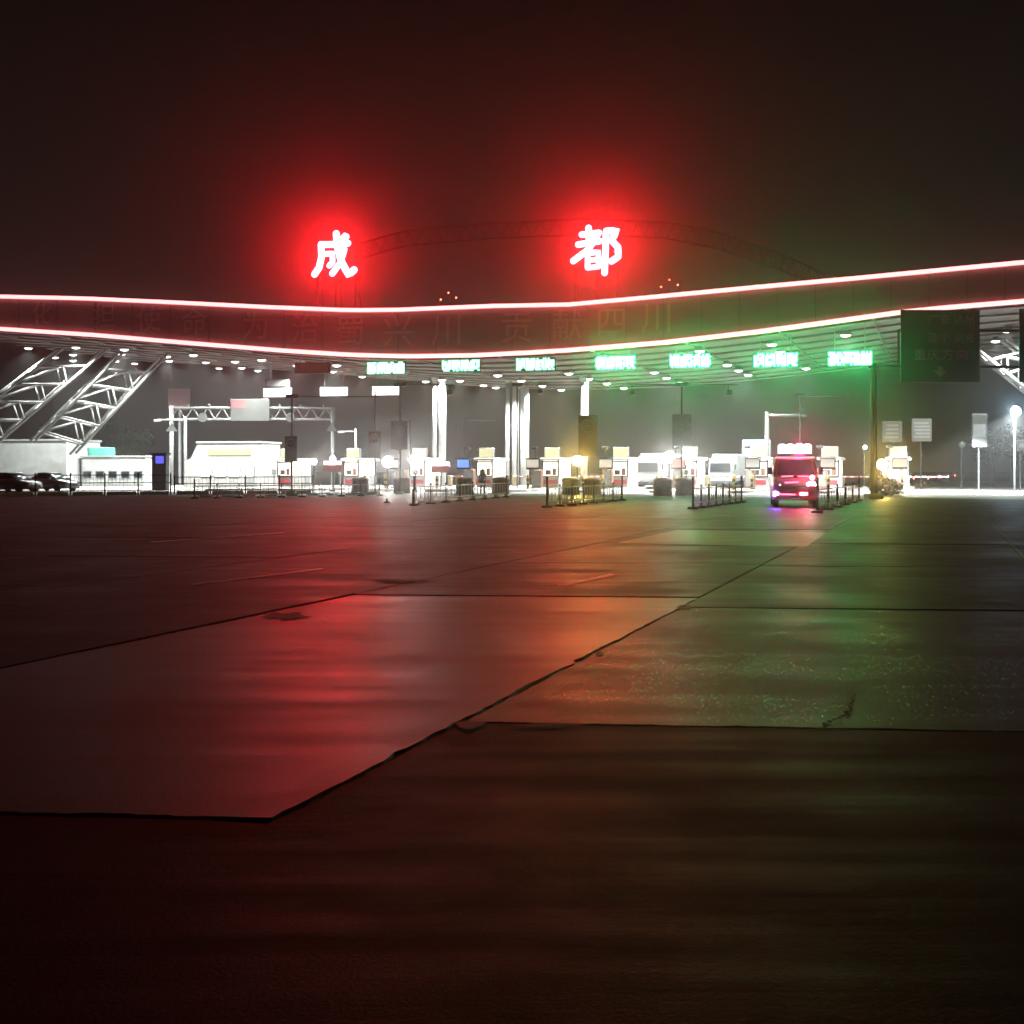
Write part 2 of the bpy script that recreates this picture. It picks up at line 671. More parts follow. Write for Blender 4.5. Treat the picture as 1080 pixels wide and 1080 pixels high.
def blot(px, py, w_, h_, label, seed, n=26):
    rnd = random.Random(seed)
    c = gr(px, py)
    pts = []
    for i in range(n):
        a = 2 * math.pi * i / n
        r_ = rnd.uniform(.45, 1.0)
        p = gr(px + math.cos(a) * w_ / 2 * r_, py + math.sin(a) * h_ / 2 * r_)
        pts.append((p.x - c.x, p.y - c.y, .0095))
    o = MB().add(pts, [tuple(range(n))]).build('tar_patch', M_tar, loc=(c.x, c.y, 0))
    o['label'] = label
    structure(o)


blot(300, 650, 66, 9, 'dark ragged tar patch on the slab edge at left', 1)
blot(423, 613, 64, 5, 'dark tar patch beyond the glossy slab', 2)
blot(722, 641, 22, 6, 'dark chip where the joints meet right of middle', 3)
blot(495, 766, 46, 10, 'dark chip in the main joint near the grooved pavement', 4)
blot(632, 690, 12, 5, 'small dark chip along the main joint', 5)
blot(575, 766, 90, 4, 'long dark tar streak on the cross joint', 6)
blot(930, 545, 60, 3, 'dark tar streak on the far apron right of the van', 7)

# ================================================================== CANOPY
UP = [(-160, 309), (-60, 311), (0, 313), (90, 315), (180, 319), (280, 324), (370, 327.5), (420, 327), (520, 323), (600, 321.5), (650, 317),
      (700, 312.5), (800, 303), (900, 294), (1000, 284.5), (1080, 277), (1180, 267), (1300, 254)]
LOW = [(-160, 338), (-60, 343), (0, 347), (100, 353.5), (200, 362), (300, 370), (370, 374.5), (430, 376), (500, 375), (560, 372), (600, 369.5),
       (700, 361.5), (800, 350), (860, 342), (950, 329.5), (1000, 324.5), (1080, 318), (1180, 309), (1300, 297)]


def lerp(tab, x):
    for (a, b), (c, d) in zip(tab[:-1], tab[1:]):
        if a <= x <= c:
            return b + (d - b) * (x - a) / (c - a)
    return tab[0][1] if x < tab[0][0] else tab[-1][1]


OFF_F = -3.0
PXS = [-160 + 20 * i for i in range(74)]
up_pts = [pl(x, lerp(UP, x), OFF_F) for x in PXS]
lo_pts = [pl(x, lerp(LOW, x), OFF_F) for x in PXS]
CDEP = 33.0
cb = pl(540, 500, OFF_F)
cb.z = 0
canopy = thing('toll_canopy', cb, 'wide sagging toll plaza canopy edged with two glowing red neon lines', 'canopy')


def rel(p, o=None):
    return Vector(p) - (cb if o is None else o)


n = len(PXS)
f = MB()
PV = Vector((-math.sin(YAW), -math.cos(YAW), 0))        # out of the fascia, towards the road
fr = [rel(p) for p in up_pts] + [rel(p) for p in lo_pts]
bk = [p - PV * .25 for p in fr]
fs = []
for i in range(n - 1):
    fs.append((i, i + 1, n + i + 1, n + i))
    fs.append((2 * n + i, 3 * n + i, 3 * n + i + 1, 2 * n + i + 1))
    fs.append((i, 2 * n + i, 2 * n + i + 1, i + 1))
    fs.append((n + i, n + i + 1, 3 * n + i + 1, 3 * n + i))
f.add(fr + bk, fs)
f.build('fascia', M_fascia, canopy)
for k_ in range(1, n - 1, 2):
    u_, l_ = rel(up_pts[k_]), rel(lo_pts[k_])
    MB().box((u_ + l_) / 2 + PV * .02, (.09, .05, (u_ - l_).length - .4), -YAW).build('panel_seam', M_roof, canopy)
# soffit and roof sheets run back along the lanes
f = MB()
a_ = [rel(p) - PV * .3 + Vector((0, 0, .12)) for p in lo_pts]
b_ = [p + LD * CDEP for p in a_]
f.add(a_ + b_, [(i, i + 1, n + i + 1, n + i) for i in range(n - 1)])
f.build('soffit', M_soffit, canopy)
f = MB()
a2 = [rel(p) - PV * .3 + Vector((0, 0, -.15)) for p in up_pts]
b2 = [Vector((p.x, p.y, p.z)) + LD * CDEP + Vector((0, 0, -1.2)) for p in a2]
N2 = len(a2)
f.add(a2 + b2 + b_, [(i, i + 1, n + i + 1, n + i) for i in range(n - 1)] +
      [(n + i, n + i + 1, 2 * n + i + 1, 2 * n + i) for i in range(n - 1)])
f.build('roof', M_roof, canopy)
# ribs under the soffit
for k in range(9):
    t = 1.5 + k * 3.9
    MB().tube([p + LD * t - Vector((0, 0, .16)) for p in a_[::2]], .10, 6).build('purlin', M_rib, canopy)
for k in range(4, n - 2, 5):
    p = a_[k]
    MB().tube([p + LD * .4 - Vector((0, 0, .1)), p + LD * (CDEP - .3) - Vector((0, 0, .1))], .09, 6).build('rafter', M_rib, canopy)
MB().tube([rel(p) + PV * .16 for p in up_pts], .145, 8).build('neon_tube', M_neon, canopy, True)
MB().tube([rel(p) + PV * .16 for p in lo_pts], .15, 8).build('neon_tube', M_neon, canopy, True)
# slogan on the fascia
for ch, px in zip('化担使命为治蜀兴川贡献四川', (45, 110, 157, 205, 270, 322, 370, 420, 472, 545, 598, 645, 693)):
    py = (lerp(UP, px) + lerp(LOW, px)) / 2
    p = pl(px, py, OFF_F)
    hpx = (lerp(LOW, px) - lerp(UP, px)) * .66
    text_part(ch, hpx * pd(px, OFF_F) / FPX * 1.08, rel(p) + PV * .05, M_letters, canopy, .03, 'slogan_character', (0, 0, -YAW))


def soffit_hit(px, py):
    """where the sight line through a pixel meets the soffit"""
    ray = at(px, py, 1.0) - Vector((0, 0, CAM_H))
    best = None
    d = 76.0
    while d < 125:
        P = Vector((0, 0, CAM_H)) + ray * d
        # slide back along the lane to the fascia line: depth there is pd(px')
        # fascia plane: y + TA*x = D0+OFF_F
        s = (P.y + TA * P.x - (D0 + OFF_F)) / (LD.y + TA * LD.x)
        Q = P - LD * s
        pxq = 540 + FPX * Q.x / Q.y
        zq = CAM_H + (HZ - lerp(LOW, pxq)) / FPX * Q.y
        e_ = P.z - zq
        if best is None or abs(e_) < abs(best[0]):
            best = (e_, P.copy(), s, zq)
        d += .1
    P = best[1]
    P.z = best[3]
    return P, best[2]


# ================================================================== GLOWING CHARACTERS ON THE ROOF
def big_char(name, strokes, cx, cy, span, x0, y0, label, frame_px):
    """strokes are drawn on a 1080 grid that covers span photo pixels from (x0, y0)"""
    off = 1.5
    base = pl(cx, frame_px, off)
    t = thing(name, base, label, 'sign', -YAW)
    d = pd(cx, off)
    s = span / 1080 * d / FPX
    for w_, pts in strokes:
        P = [Vector(((x - (cx - x0) / span * 1080) * s, 0, ((cy - y0) / span * 1080 - y) * s)) for x, y in pts]
        zc = (frame_px - cy) * d / FPX
        P = [p + Vector((0, 0, zc)) for p in P]
        # smooth the polyline
        Q = [P[0]]
        for a, b in zip(P[:-1], P[1:]):
            for k in (1, 2, 3):
                Q.append(a + (b - a) * k / 3)
        MB().tube(Q, w_ * s / 2, 10, .45, axis=(0, 1, 0), round_cap=True).build('stroke', M_char, t, True)
    # scaffold behind
    h = (frame_px - cy) * d / FPX
    fr_ = MB()
    for x in (-1.6, 0, 1.6):
        fr_.tube([(x, .45, -1.0), (x, .45, h + 1.5)], .05, 6)
        fr_.tube([(x, 2.2, -1.0), (x, .45, h + .8)], .04, 6)
    for z in (h - 1.2, h, h + 1.2):
        fr_.tube([(-1.8, .5, z), (1.8, .5, z)], .04, 6)
    fr_.build('support_frame', M_arch, t)
    return t


CH1 = [(78, [(405, 405), (560, 408), (735, 402)]),
       (80, [(408, 400), (415, 540), (385, 665), (328, 742)]),
       (66, [(440, 515), (545, 508), (548, 610), (505, 650)]),
       (84, [(592, 285), (606, 440), (650, 600), (738, 760), (808, 706)]),
       (74, [(690, 470), (640, 620), (542, 742)]),
       (74, [(668, 345), (705, 312), (715, 330)])]
CH2 = [(76, [(360, 290), (560, 278)]),
       (78, [(440, 215), (446, 390)]),
       (76, [(318, 402), (570, 372)]),
       (78, [(540, 300), (430, 470), (262, 588)]),
       (66, [(430, 500), (428, 670)]),
       (66, [(430, 505), (552, 495), (556, 660)]),
       (60, [(432, 585), (552, 580)]),
       (62, [(430, 672), (556, 662)]),
       (78, [(640, 262), (634, 480), (622, 738)]),
       (78, [(640, 260), (762, 262), (702, 372), (775, 450), (778, 560), (700, 608)])]
big_char('illuminated_character', CH1, 352, 269, 100, 300, 220, 'glowing red Chinese character on the canopy roof, left of the pair', 322)
big_char('illuminated_character', CH2, 628, 264, 100, 580, 220, 'glowing red Chinese character on the canopy roof, right of the pair', 317)

# arch that carries the roof, dark against the sky
arch_pts = [(360, 262), (430, 243), (520, 235), (620, 231), (700, 234), (760, 246), (820, 266), (870, 290)]
ab = pl(600, 330, 20)
arch = thing('roof_arch', ab, 'dark lattice arch rising behind the roof characters', 'arch')
P1 = [pl(x, y, 20) - ab for x, y in arch_pts]
P2 = [p + Vector((0, .4, -1.35)) for p in P1]
MB().tube(P1, .10, 6).build('upper_chord', M_arch, arch)
MB().tube(P2, .10, 6).build('lower_chord', M_arch, arch)
web = MB()
for i in range(len(P1) - 1):
    for k in range(6):
        a = P1[i].lerp(P1[i + 1], k / 6)
        b = P2[i].lerp(P2[i + 1], (k + .5) / 6)
        c2 = P1[i].lerp(P1[i + 1], (k + 1) / 6)
        web.tube([a, b], .05, 5)
        web.tube([b, c2], .05, 5)
web.build('lattice_web', M_arch, arch)
for px, py, lab in ((473, 307, 'tiny red beacon cluster on the canopy edge between the two characters'),
                    (706, 300, 'tiny red beacon cluster on the canopy edge right of the characters')):
    p = pl(px, lerp(UP, px), -1)
    t = thing('roof_beacon', p, lab, 'beacon', -YAW, 'beacons on the roof edge')
    b = MB()
    b.box((0, 0, .1), (1.6, .3, .2)).tube([(0, 0, .2), (0, 0, 1.1)], .04, 6).tube([(-.6, 0, .2), (-.6, 0, .6)], .04, 6).tube([(.6, 0, .2), (.6, 0, .7)], .04, 6)
    b.build('bracket', M_dark, t)
    for x, z in ((0, 1.15), (-.6, .66), (.6, .76)):
        MB().lathe((x, 0, z), [(.02, -.05), (.045, -.03), (.05, .02), (.02, .05)], 8).build('lamp', M_tail, t, True)

# ================================================================== DOWNLIGHTS
LAMPS = {
    'at the far left end of the canopy': [(30, 364), (58, 374), (80, 363), (77, 371), (77, 377.5)],
    'above the right-hand leg of the left truss': [(131, 365), (128, 370.5), (122, 378), (142, 380.5)],
    'over the tip of the left truss': [(176, 372.5), (178.5, 377.5)],
    'over the white guard house at left': [(204, 371), (217, 379), (231, 385.5)],
    'left of the dark unlit lane sign': [(248, 378), (255, 385), (272, 388), (276, 376)],
    'beside the dark unlit lane sign': [(313, 382), (355, 381.5), (351, 388.5)],
    'by the leftmost green lane sign': [(382, 394), (449, 399)],
    'by the second green lane sign': [(485, 398), (510, 403), (523, 405.5), (466, 397)],
    'below the third green lane sign': [(525, 392), (550, 398), (572, 403.5), (592, 408)],
    'between the third and fourth green lane signs': [(600, 390), (621, 396), (640, 401), (658, 406)],
    'between the fourth and fifth green lane signs': [(690, 389), (703, 395), (717, 400)],
    'between the fifth and sixth green lane signs': [(738, 366), (767, 381), (779, 387), (789, 392)],
    'by the sixth green lane sign': [(814, 359), (823, 367), (850, 385)],
    'above the rightmost green lane sign': [(892, 349)],
    'right of the large direction sign': [(1050, 356), (1062, 345)],
}
proto = None
for where, pts in LAMPS.items():
    for i, (px, py) in enumerate(pts):
        P, s = soffit_hit(px, py)
        P.z -= .30
        if len(pts) == 1:
            lab = 'single round white downlight ' + where
        else:
            lab = '%s of %d round white downlights %s' % (ORD[i], len(pts), where)
        if proto is None:
            t = proto = thing('canopy_downlight', P, lab, 'downlight', 0, 'downlights under the canopy')
            MB().lathe((0, 0, 0), [(.12, .34), (.18, .30), (.40, .12), (.44, -.02), (.39, -.02), (.36, .06)], 14).build('housing', M_galv, t, True)
            MB().lathe((0, 0, 0), [(.06, -.15), (.26, -.11), (.36, -.01), (.36, .02)], 14).build('lens', M_lens, t, True)
            ld = bpy.data.lights.new('lamp_light', 'SPOT')
            ld.energy = 16500
            ld.color = (.94, 1.0, .96)
            ld.spot_size = R(140)
            ld.spot_blend = .6
            ld.shadow_soft_size = .25
            lo = bpy.data.objects.new('lamp_light', ld)
            COL.objects.link(lo)
            lo.parent = t
            lo.location = (0, 0, -.20)
        else:
            copy_thing(proto, P, lab)

# ================================================================== LANE SIGNS HUNG UNDER THE CANOPY
def lane_sign(px, py, wpx, hpx, m, label, lit=True, seed=0, group='lane signs under the canopy'):
    p = pl(px, py)
    d = pd(px)
    W, H = wpx * d / FPX, hpx * d / FPX
    t = thing('lane_sign', p, label, 'lane sign', -YAW, group)
    MB().bbox((0, .16, 0), (W + .12, .28, H + .12), .03).build('cabinet', M_dark, t)
    if lit:
        rnd = random.Random(seed)
        k = 4
        cw = W / k
        for i in range(k):
            md = MB()
            nx, nz = 6, 7
            for ix in range(nx):
                for iz in range(nz):
                    edge_ = iz in (0, nz - 1) or (i == k - 1 and ix == nx - 1)
                    if rnd.random() < (.28 if edge_ else .03):
                        continue
                    md.box((-W / 2 + cw * (i + (ix + .5) / nx * .95 + .02), -.01, -H / 2 + H * (iz + .5) / nz), (cw / nx * .86, .05, H / nz * .86))
            md.build('led_module', m, t)
    else:
        MB().box((0, -.01, 0), (W * .97, .05, H * .9)).build('face', M_brown, t)
    zt = CAM_H + (HZ - lerp(LOW, px)) / FPX * pd(px, OFF_F) - p.z + .3
    for x in (-W * .35, W * .35):
        MB().tube([(x, .16, H / 2), (x, .16, max(zt, H / 2 + .3))], .04, 6).build('hanger', M_galv, t)
    return t


lane_sign(329, 388, 38, 9.5, None, 'dark unlit brown lane sign left of the green ones', False)
for i, (px, py, wp, hp) in enumerate([(407, 388, 41, 12), (486, 385, 41, 12.5), (564.5, 384, 41, 12.5), (649, 382.5, 42, 13),
                                      (728, 380.5, 43, 13.5), (818, 379.5, 45, 13.5), (896.5, 378, 44, 14)]):
    lane_sign(px, py, wp, hp, M_green if i < 3 else M_green2, '%s bright green lane sign from the left under the canopy' % ORD[i], True, i)
    # the display shines forward over the road
for px, py, wp, hp, lab in [(292, 414, 30, 9, 'white lit display bar below a pale box, leftmost of three'),
                            (352, 413, 30, 9, 'white lit display bar in the middle of the three at left'),
                            (407, 412, 30, 9, 'white lit display bar hanging under the leftmost green sign')]:
    p = pl(px, py, 14)
    d = pd(px, 14)
    W, H = wp * d / FPX, hp * d / FPX
    t = thing('display_bar', p, lab, 'display', -YAW, 'white display bars')
    MB().bbox((0, .16, 0), (W + .1, .28, H + .1), .03).build('cabinet', M_galv, t)
    MB().box((0, -.01, 0), (W, .05, H)).build('lit_face', M_wled, t)
    for x in (-W * .35, W * .35):
        MB().tube([(x, .16, H / 2), (x, .16, H / 2 + (1.7 if px != 292 else .16))], .04, 6).build('hanger', M_galv, t)
p = pl(292, 404.5, 14)
t = thing('hanging_box', p, 'pale grey box directly above the leftmost white display bar', 'box', -YAW)
MB().bbox((0, .16, 0), (2.35, .35, .78), .04).build('casing', M_board, t)
MB().box((0, -.03, 0), (1.9, .03, .5)).build('panel', M_grey, t)
MB().tube([(-.7, .2, .36), (-.7, .2, 1.7)], .09, 8).build('hanger', M_steel, t)

# ================================================================== COLUMNS
def column(px, py_top, r, off, label):
    d = pd(px, off)
    p = gd(px, d)
    h = CAM_H + (HZ - py_top) / FPX * d
    t = thing('canopy_column', p, label, 'column', 0, 'canopy columns')
    MB().lathe((0, 0, 0), [(r, .25), (r, h)], 16).build('shaft', M_column, t, True)
    MB().bbox((0, 0, .125), (r * 3.2, r * 3.2, .25), .04).build('base_plate', M_concr, t)
    MB().lathe((0, 0, 0), [(r * 1.02, h - .5), (r * 1.7, h - .05), (r * 1.7, h)], 16).build('capital', M_column, t, True)


column(458.5, 398, .20, 19, 'thin white column, left of the leftmost tall pair')
column(466.5, 398, .34, 19, 'thicker white column, right of the leftmost tall pair')
column(535.5, 398, .18, 19.5, 'thin white column, left of the pair near mid plaza')
column(543.5, 398, .31, 19.5, 'thick white column, right of the pair near mid plaza')
column(553.5, 397, .40, 22, 'wide pale column behind the pair near mid plaza')
column(616.5, 397, .33, 16, 'white column rising above the brown round-symbol board')

# ================================================================== LEANING TRUSS LEGS
def truss_leg(name, base_q, top_q, label, bays):
    """four chords from base_q to top_q with bracing"""
    o = (base_q[0] + base_q[2]) / 2
    o = Vector((o.x, o.y, o.z))
    t = thing(name, o, label, 'truss')
    ch = []
    for a, b in zip(base_q, top_q):
        ch.append((a - o, b - o))
        MB().tube([a - o, b - o], .14, 8).build('chord', M_truss, t, True)
    for k in range(bays + 1):
        f0 = .10 + .72 * k / bays
        q = [a.lerp(b, f0) for a, b in ch]
        for i in range(4):
            MB().tube([q[i], q[(i + 1) % 4]], .10, 6).build('cross_strut', M_truss, t, True)
        if k < bays:
            f1 = .10 + .72 * (k + 1) / bays
            q1 = [a.lerp(b, f1) for a, b in ch]
            for i in range(4):
                j = (i + 1) % 4
                mid = (q1[i] + q1[j]) / 2
                MB().tube([q[i], mid], .08, 6).build('diagonal', M_truss, t, True)
                MB().tube([q[j], mid], .08, 6).build('diagonal', M_truss, t, True)
    return t


def quadpts(pA, pB, offA, offB):
    return [pl(pA[0], pA[1], offA), pl(pB[0], pB[1], offA), pl(pB[0] - 6, pB[1] + 1, offB), pl(pA[0] - 6, pA[1] + 1, offB)]


# left pair: bases low at left, tips under the canopy
truss_leg('truss_leg', quadpts((38, 464), (80, 478), 12, 16), quadpts((130, 372), (176, 374), 12, 16), 'white lattice truss leg leaning right, nearer the guard house', 4)
truss_leg('truss_leg', quadpts((-70, 470), (-8, 472), 12, 16), quadpts((66, 368), (116, 366), 12, 16), 'white lattice truss leg leaning right, at the photo left edge', 4)
truss_leg('truss_leg', quadpts((1128, 446), (1160, 430), 12, 16), quadpts((1028, 366), (1062, 358), 12, 16), 'white lattice truss leg leaning left, behind the direction signs', 4)

# ================================================================== LEFT BUILDINGS
def building(loc, W, Dp, H, label, windows=0, wz=.9, wh=1.0):
    t = thing('service_building', loc, label, 'building', -YAW)
    MB().bbox((0, Dp / 2, H / 2), (W, Dp, H), .05).build('wall', M_white, t)
    MB().box((0, Dp / 2, H + .09), (W + .24, Dp + .24, .18)).build('parapet', M_steel, t)
    MB().box((0, -.03, .15), (W - .2, .06, .3)).build('plinth', M_concr, t)
    for i in range(windows):
        x = -W / 2 + W * (i + .5) / windows
        wdw = MB().box((x, -.02, wz), (W / windows * .72, .07, wh)).build('window', M_steel, t)
        MB().box((x, -.045, wz), (W / windows * .62, .05, wh * .82)).build('pane', M_glass, wdw)
    return t


d = 80
p = gd(14, pd(14, 20))
building(p, 12.4, 6, 4.75, 'large plain white block under the left truss legs')
# low annex beside the white block
p2 = gd(119, pd(119, 22))
building(p2, 7.3, 5, 3.05, 'low white annex with a row of small windows beside the white block', 5, 1.25, .8)
p3 = gd(101, pd(101, 23.5)) + Vector((0, 0, 3.24))
t = thing('rooftop_unit', p3, 'small green box on the roof of the white annex', 'box', -YAW)
MB().bbox((0, .9, .42), (2.6, 1.4, .95), .05).build('casing', M_greenbox, t)
for k in range(6):
    MB().box((-.8 + k * .32, .19, .42), (.16, .04, .6)).build('louvre', M_greenbox, t)
# blue screen cabinet
p4 = gd(167, pd(167, 2))
t = thing('screen_cabinet', p4, 'dark cabinet with a small blue lit screen by the annex', 'cabinet', -YAW)
MB().bbox((0, .35, 1.5), (1.3, .6, 3.0), .05).build('casing', M_dark, t)
MB().box((.1, .03, 2.55), (.7, .04, .6), 0, 0).build('screen', M_screen, t)
MB().box((0, .35, 3.06), (1.5, .8, .12)).build('hood', M_dark, t)

# white guard house
pgh = gd(238, pd(238, 16))
t = thing('guard_house', pgh, 'overlit white guard house with sloping left roof edge', 'guard house', -YAW)
MB().prism([(-4.3, 0), (3.7, 0), (3.7, 4.3), (-2.9, 4.3), (-3.6, 2.9), (-4.3, 2.6)], 0, 4.2).build('wall', M_booth, t)
MB().box((.4, 2.1, 4.38), (6.8, 4.5, .16)).build('roof', M_white, t)
for i in range(4):
    wdw = MB().box((-2.0 + i * 1.45, -.03, 1.55), (1.15, .08, 1.1)).build('window', M_steel, t)
    MB().box((-2.0 + i * 1.45, -.06, 1.55), (1.0, .06, .95)).build('pane', M_win, wdw)
MB().box((.4, -.04, 3.4), (4.4, .08, .55)).build('sign_band', M_sigy, t)
MB().box((2.6, -.03, 1.05), (.75, .08, 2.1)).build('door', M_grey, t)

# ================================================================== FENCES AND RAILINGS
def fence(p, q, label, h=1.35, bay=2.2):
    L = (q - p).length
    dv = (q - p).normalized()
    rz = math.atan2(dv.y, dv.x)
    t = thing('boundary_fence', p, label, 'fence', rz)
    nb = max(1, round(L / bay))
    bw = L / nb
    blk = None
    for i in range(nb + 1):
        MB().box((i * bw, 0, (h + .15) / 2), (.09, .09, h + .15)).build('post', M_dark, t)
    for z in (.32, h * .62, h):
        MB().tube([(0, 0, z), (L, 0, z)], .03, 6).build('rail', M_dark, t)
    for i in range(nb):
        for k in range(1, 9):
            x = (i + k / 9) * bw
            MB().box((x, 0, (h + .3) / 2), (.018, .018, h - .3)).build('bar', M_dark, t)
        MB().bbox(((i + .5) * bw, 0, .13), (bw * .88, .3, .26), .03).build('kerb_block', M_kerbw, t)
    return t


fence(gd(-40, 66.5), gd(180, 72), 'long dark mesh fence with white base blocks at left')
fence(gd(184, 72.5), gd(330, 76), 'shorter dark fence run before the guard house', 1.2)


def railing(p, q, label, n=8, h=.95):
    L = (q - p).length
    dv = (q - p).normalized()
    rz = math.atan2(dv.y, dv.x)
    t = thing('lane_railing', p, label, 'railing', rz, 'lane railings on the apron')
    post = None
    for i in range(n):
        x = L * i / (n - 1)
        hh = h * (1.35 if i in (0, n - 1) else 1)
        s = MB().tube([(x, 0, .08), (x, 0, hh)], .05 if i in (0, n - 1) else .032, 8).build('post', M_dark, t)
        MB().bbox((x, 0, .05), (.34, .42, .1), .03).build('foot', M_black, s)
        MB().lathe((x, 0, hh), [(.05, 0), (.06, .03), (.02, .08)], 8).build('cap', M_dark, s)
    for z in (h * .28, h * .92):
        MB().tube([(0, 0, z), (L, 0, z)], .026, 6).build('rail', M_galv, t)
    for i in range((n - 1) * 4):
        x = L * (i + .5) / ((n - 1) * 4)
        MB().box((x, 0, h * .6), (.03, .03, h * .62)).build('bar', M_galv, t)
    for i in range(n - 1):
        MB().box((L * (i + .5) / (n - 1), 0, h * .15), (L / (n - 1) * .55, .03, .12)).build('reflector_board', M_kerbw, t)
    return t


railing(gr(437, 533), gr(534, 524.5), 'railing leading back left of the pole with the brown board', 8)
railing(gr(577, 535.5), gr(656, 528), 'railing leading back to the yellow floodlight at mid plaza', 8)
railing(gr(731, 537), gr(782, 530), 'railing left of the red van', 8)
railing(gr(862, 541), gr(906, 528.5), 'railing right of the red van', 6)
railing(gr(205, 526), gr(400, 523), 'low railing at left behind the red reflection', 10, .8)

# ================================================================== TOLL ISLANDS, BOOTHS, LAMPS
FRONTS = [212, 290, 368, 447, 525, 607, 689, 773, 858, 940]
NAMES = ['behind the guard house', 'right of the guard house', 'left of the twin floodlights', 'with the waiting attendant', 'by the mid columns',
         'behind the brown round-symbol board', 'by the grey round-symbol board', 'left of the red van', 'behind the red van', 'by the large sign pole']
ip = None
bp_ = None
for i, fx in enumerate(FRONTS):
    d = pd(fx, -1.0)
    p = gd(fx, d)
    lab = 'long kerbed concrete toll island, %s from the left' % ORD[i]
    if ip is None:
        ip = thing('toll_island', p, lab, 'island', -LANE, 'toll islands')
        n_ = 12
        outline = [(-.95, 3), (-.95, 27), (.95, 27), (.95, 3)] + [(.95 * math.cos(a), 3 - 2.2 * math.sin(a)) for a in [R(15 * k) for k in range(1, 12)]]
        m_ = MB()
        N = len(outline)
        m_.add([(x, y, 0) for x, y in outline] + [(x, y, .19) for x, y in outline] + [(x * .95, (y - 14) * .996 + 14, .22) for x, y in outline],
               [tuple(range(2 * N, 3 * N))] + [(k, (k + 1) % N, N + (k + 1) % N, N + k) for k in range(N)] + [(N + k, N + (k + 1) % N, 2 * N + (k + 1) % N, 2 * N + k) for k in range(N)])
        m_.build('kerb', M_concr, ip)
        for k in range(9):
            for s_ in (-1, 1):
                MB().box((s_ * .955, 4 + k * 2.6, .1), (.012, 1.2, .16)).build('kerb_stripe', M_kerbw, ip)
    else:
        copy_thing(ip, p, lab)
    bpnt = p + LD * 11.5 + Vector((0, 0, .2))
    lab = 'lit white toll booth ' + NAMES[i]
    if bp_ is None:
        bp_ = thing('toll_booth', bpnt, lab, 'toll booth', -LANE, 'toll booths')
        MB().bbox((0, 1.6, .5), (1.5, 3.2, 1.0), .03).build('lower_wall', M_booth, bp_)
        for sx in (-.7, .7):
            for y in (.05, 1.6, 3.15):
                MB().box((sx, y, 1.65), (.12, .12, 1.3)).build('mullion', M_dark, bp_)
        for (cx, cy, sx, sy) in ((0, .05, 1.3, .04), (0, 3.15, 1.3, .04), (-.7, .83, .04, 1.45), (-.7, 2.37, .04, 1.45), (.7, .83, .04, 1.45), (.7, 2.37, .04, 1.45)):
            MB().box((cx, cy, 1.65), (sx, sy, 1.3)).build('window', M_win, bp_)
        MB().bbox((0, 1.6, 2.42), (1.9, 3.7, .24), .06).build('roof', M_booth, bp_)
        MB().box((-.2, .02, 1.3), (.5, .03, .42)).build('monitor', M_dark, bp_)
        MB().box((.35, .02, 1.36), (.34, .03, .6)).build('seat_back', M_drum, bp_)
        MB().box((0, .02, 2.2), (1.3, .03, .14)).build('blind', M_grey, bp_)
        MB().box((0, -.02, 1.0), (1.6, .12, .06)).build('counter', M_dark, bp_)
        MB().box((0, -.02, .5), (1.2, .03, .35)).build('notice_panel', M_carr, bp_)
        MB().box((.76, 2.4, .55), (.04, .8, 1.05)).build('door', M_galv, bp_)
        lb = MB().bbox((0, .5, 2.98), (1.35, .3, .86), .04).build('roof_sign', M_galv, bp_)
        MB().box((0, .335, 2.98), (1.25, .04, .74)).build('sign_face', M_sigy, lb)
        MB().tube([(-.95, -.2, 0), (-.95, -.2, 1.25)], .06, 8).build('card_post', M_grey, bp_)
        MB().bbox((-.95, -.2, 1.35), (.35, .25, .5), .03).build('card_reader', M_grey, bp_)
    else:
        copy_thing(bp_, bpnt, lab)

# lane barrier arms beside booths
br = None
for i, fx in enumerate(FRONTS[2:]):
    p = gd(fx, pd(fx, -1.0)) + LD * 17 + Vector((0, 0, .215)) + LN * .55
    lab = 'toll barrier machine with striped arm, %s from the left' % ORD[i]
    if br is None:
        br = thing('lane_barrier', p, lab, 'barrier', -LANE, 'lane barriers')
        MB().bbox((0, 0, .5), (.36, .4, 1.0), .04).build('cabinet', M_brown, br)
        MB().box((1.65, -.23, .92), (3.1, .05, .1)).build('arm', M_kerbw, br)
        for k in range(5):
            MB().box((.5 + k * .6, -.23, .92), (.3, .056, .106)).build('arm_stripe', M_carr, br)
    else:
        copy_thing(br, p, lab)


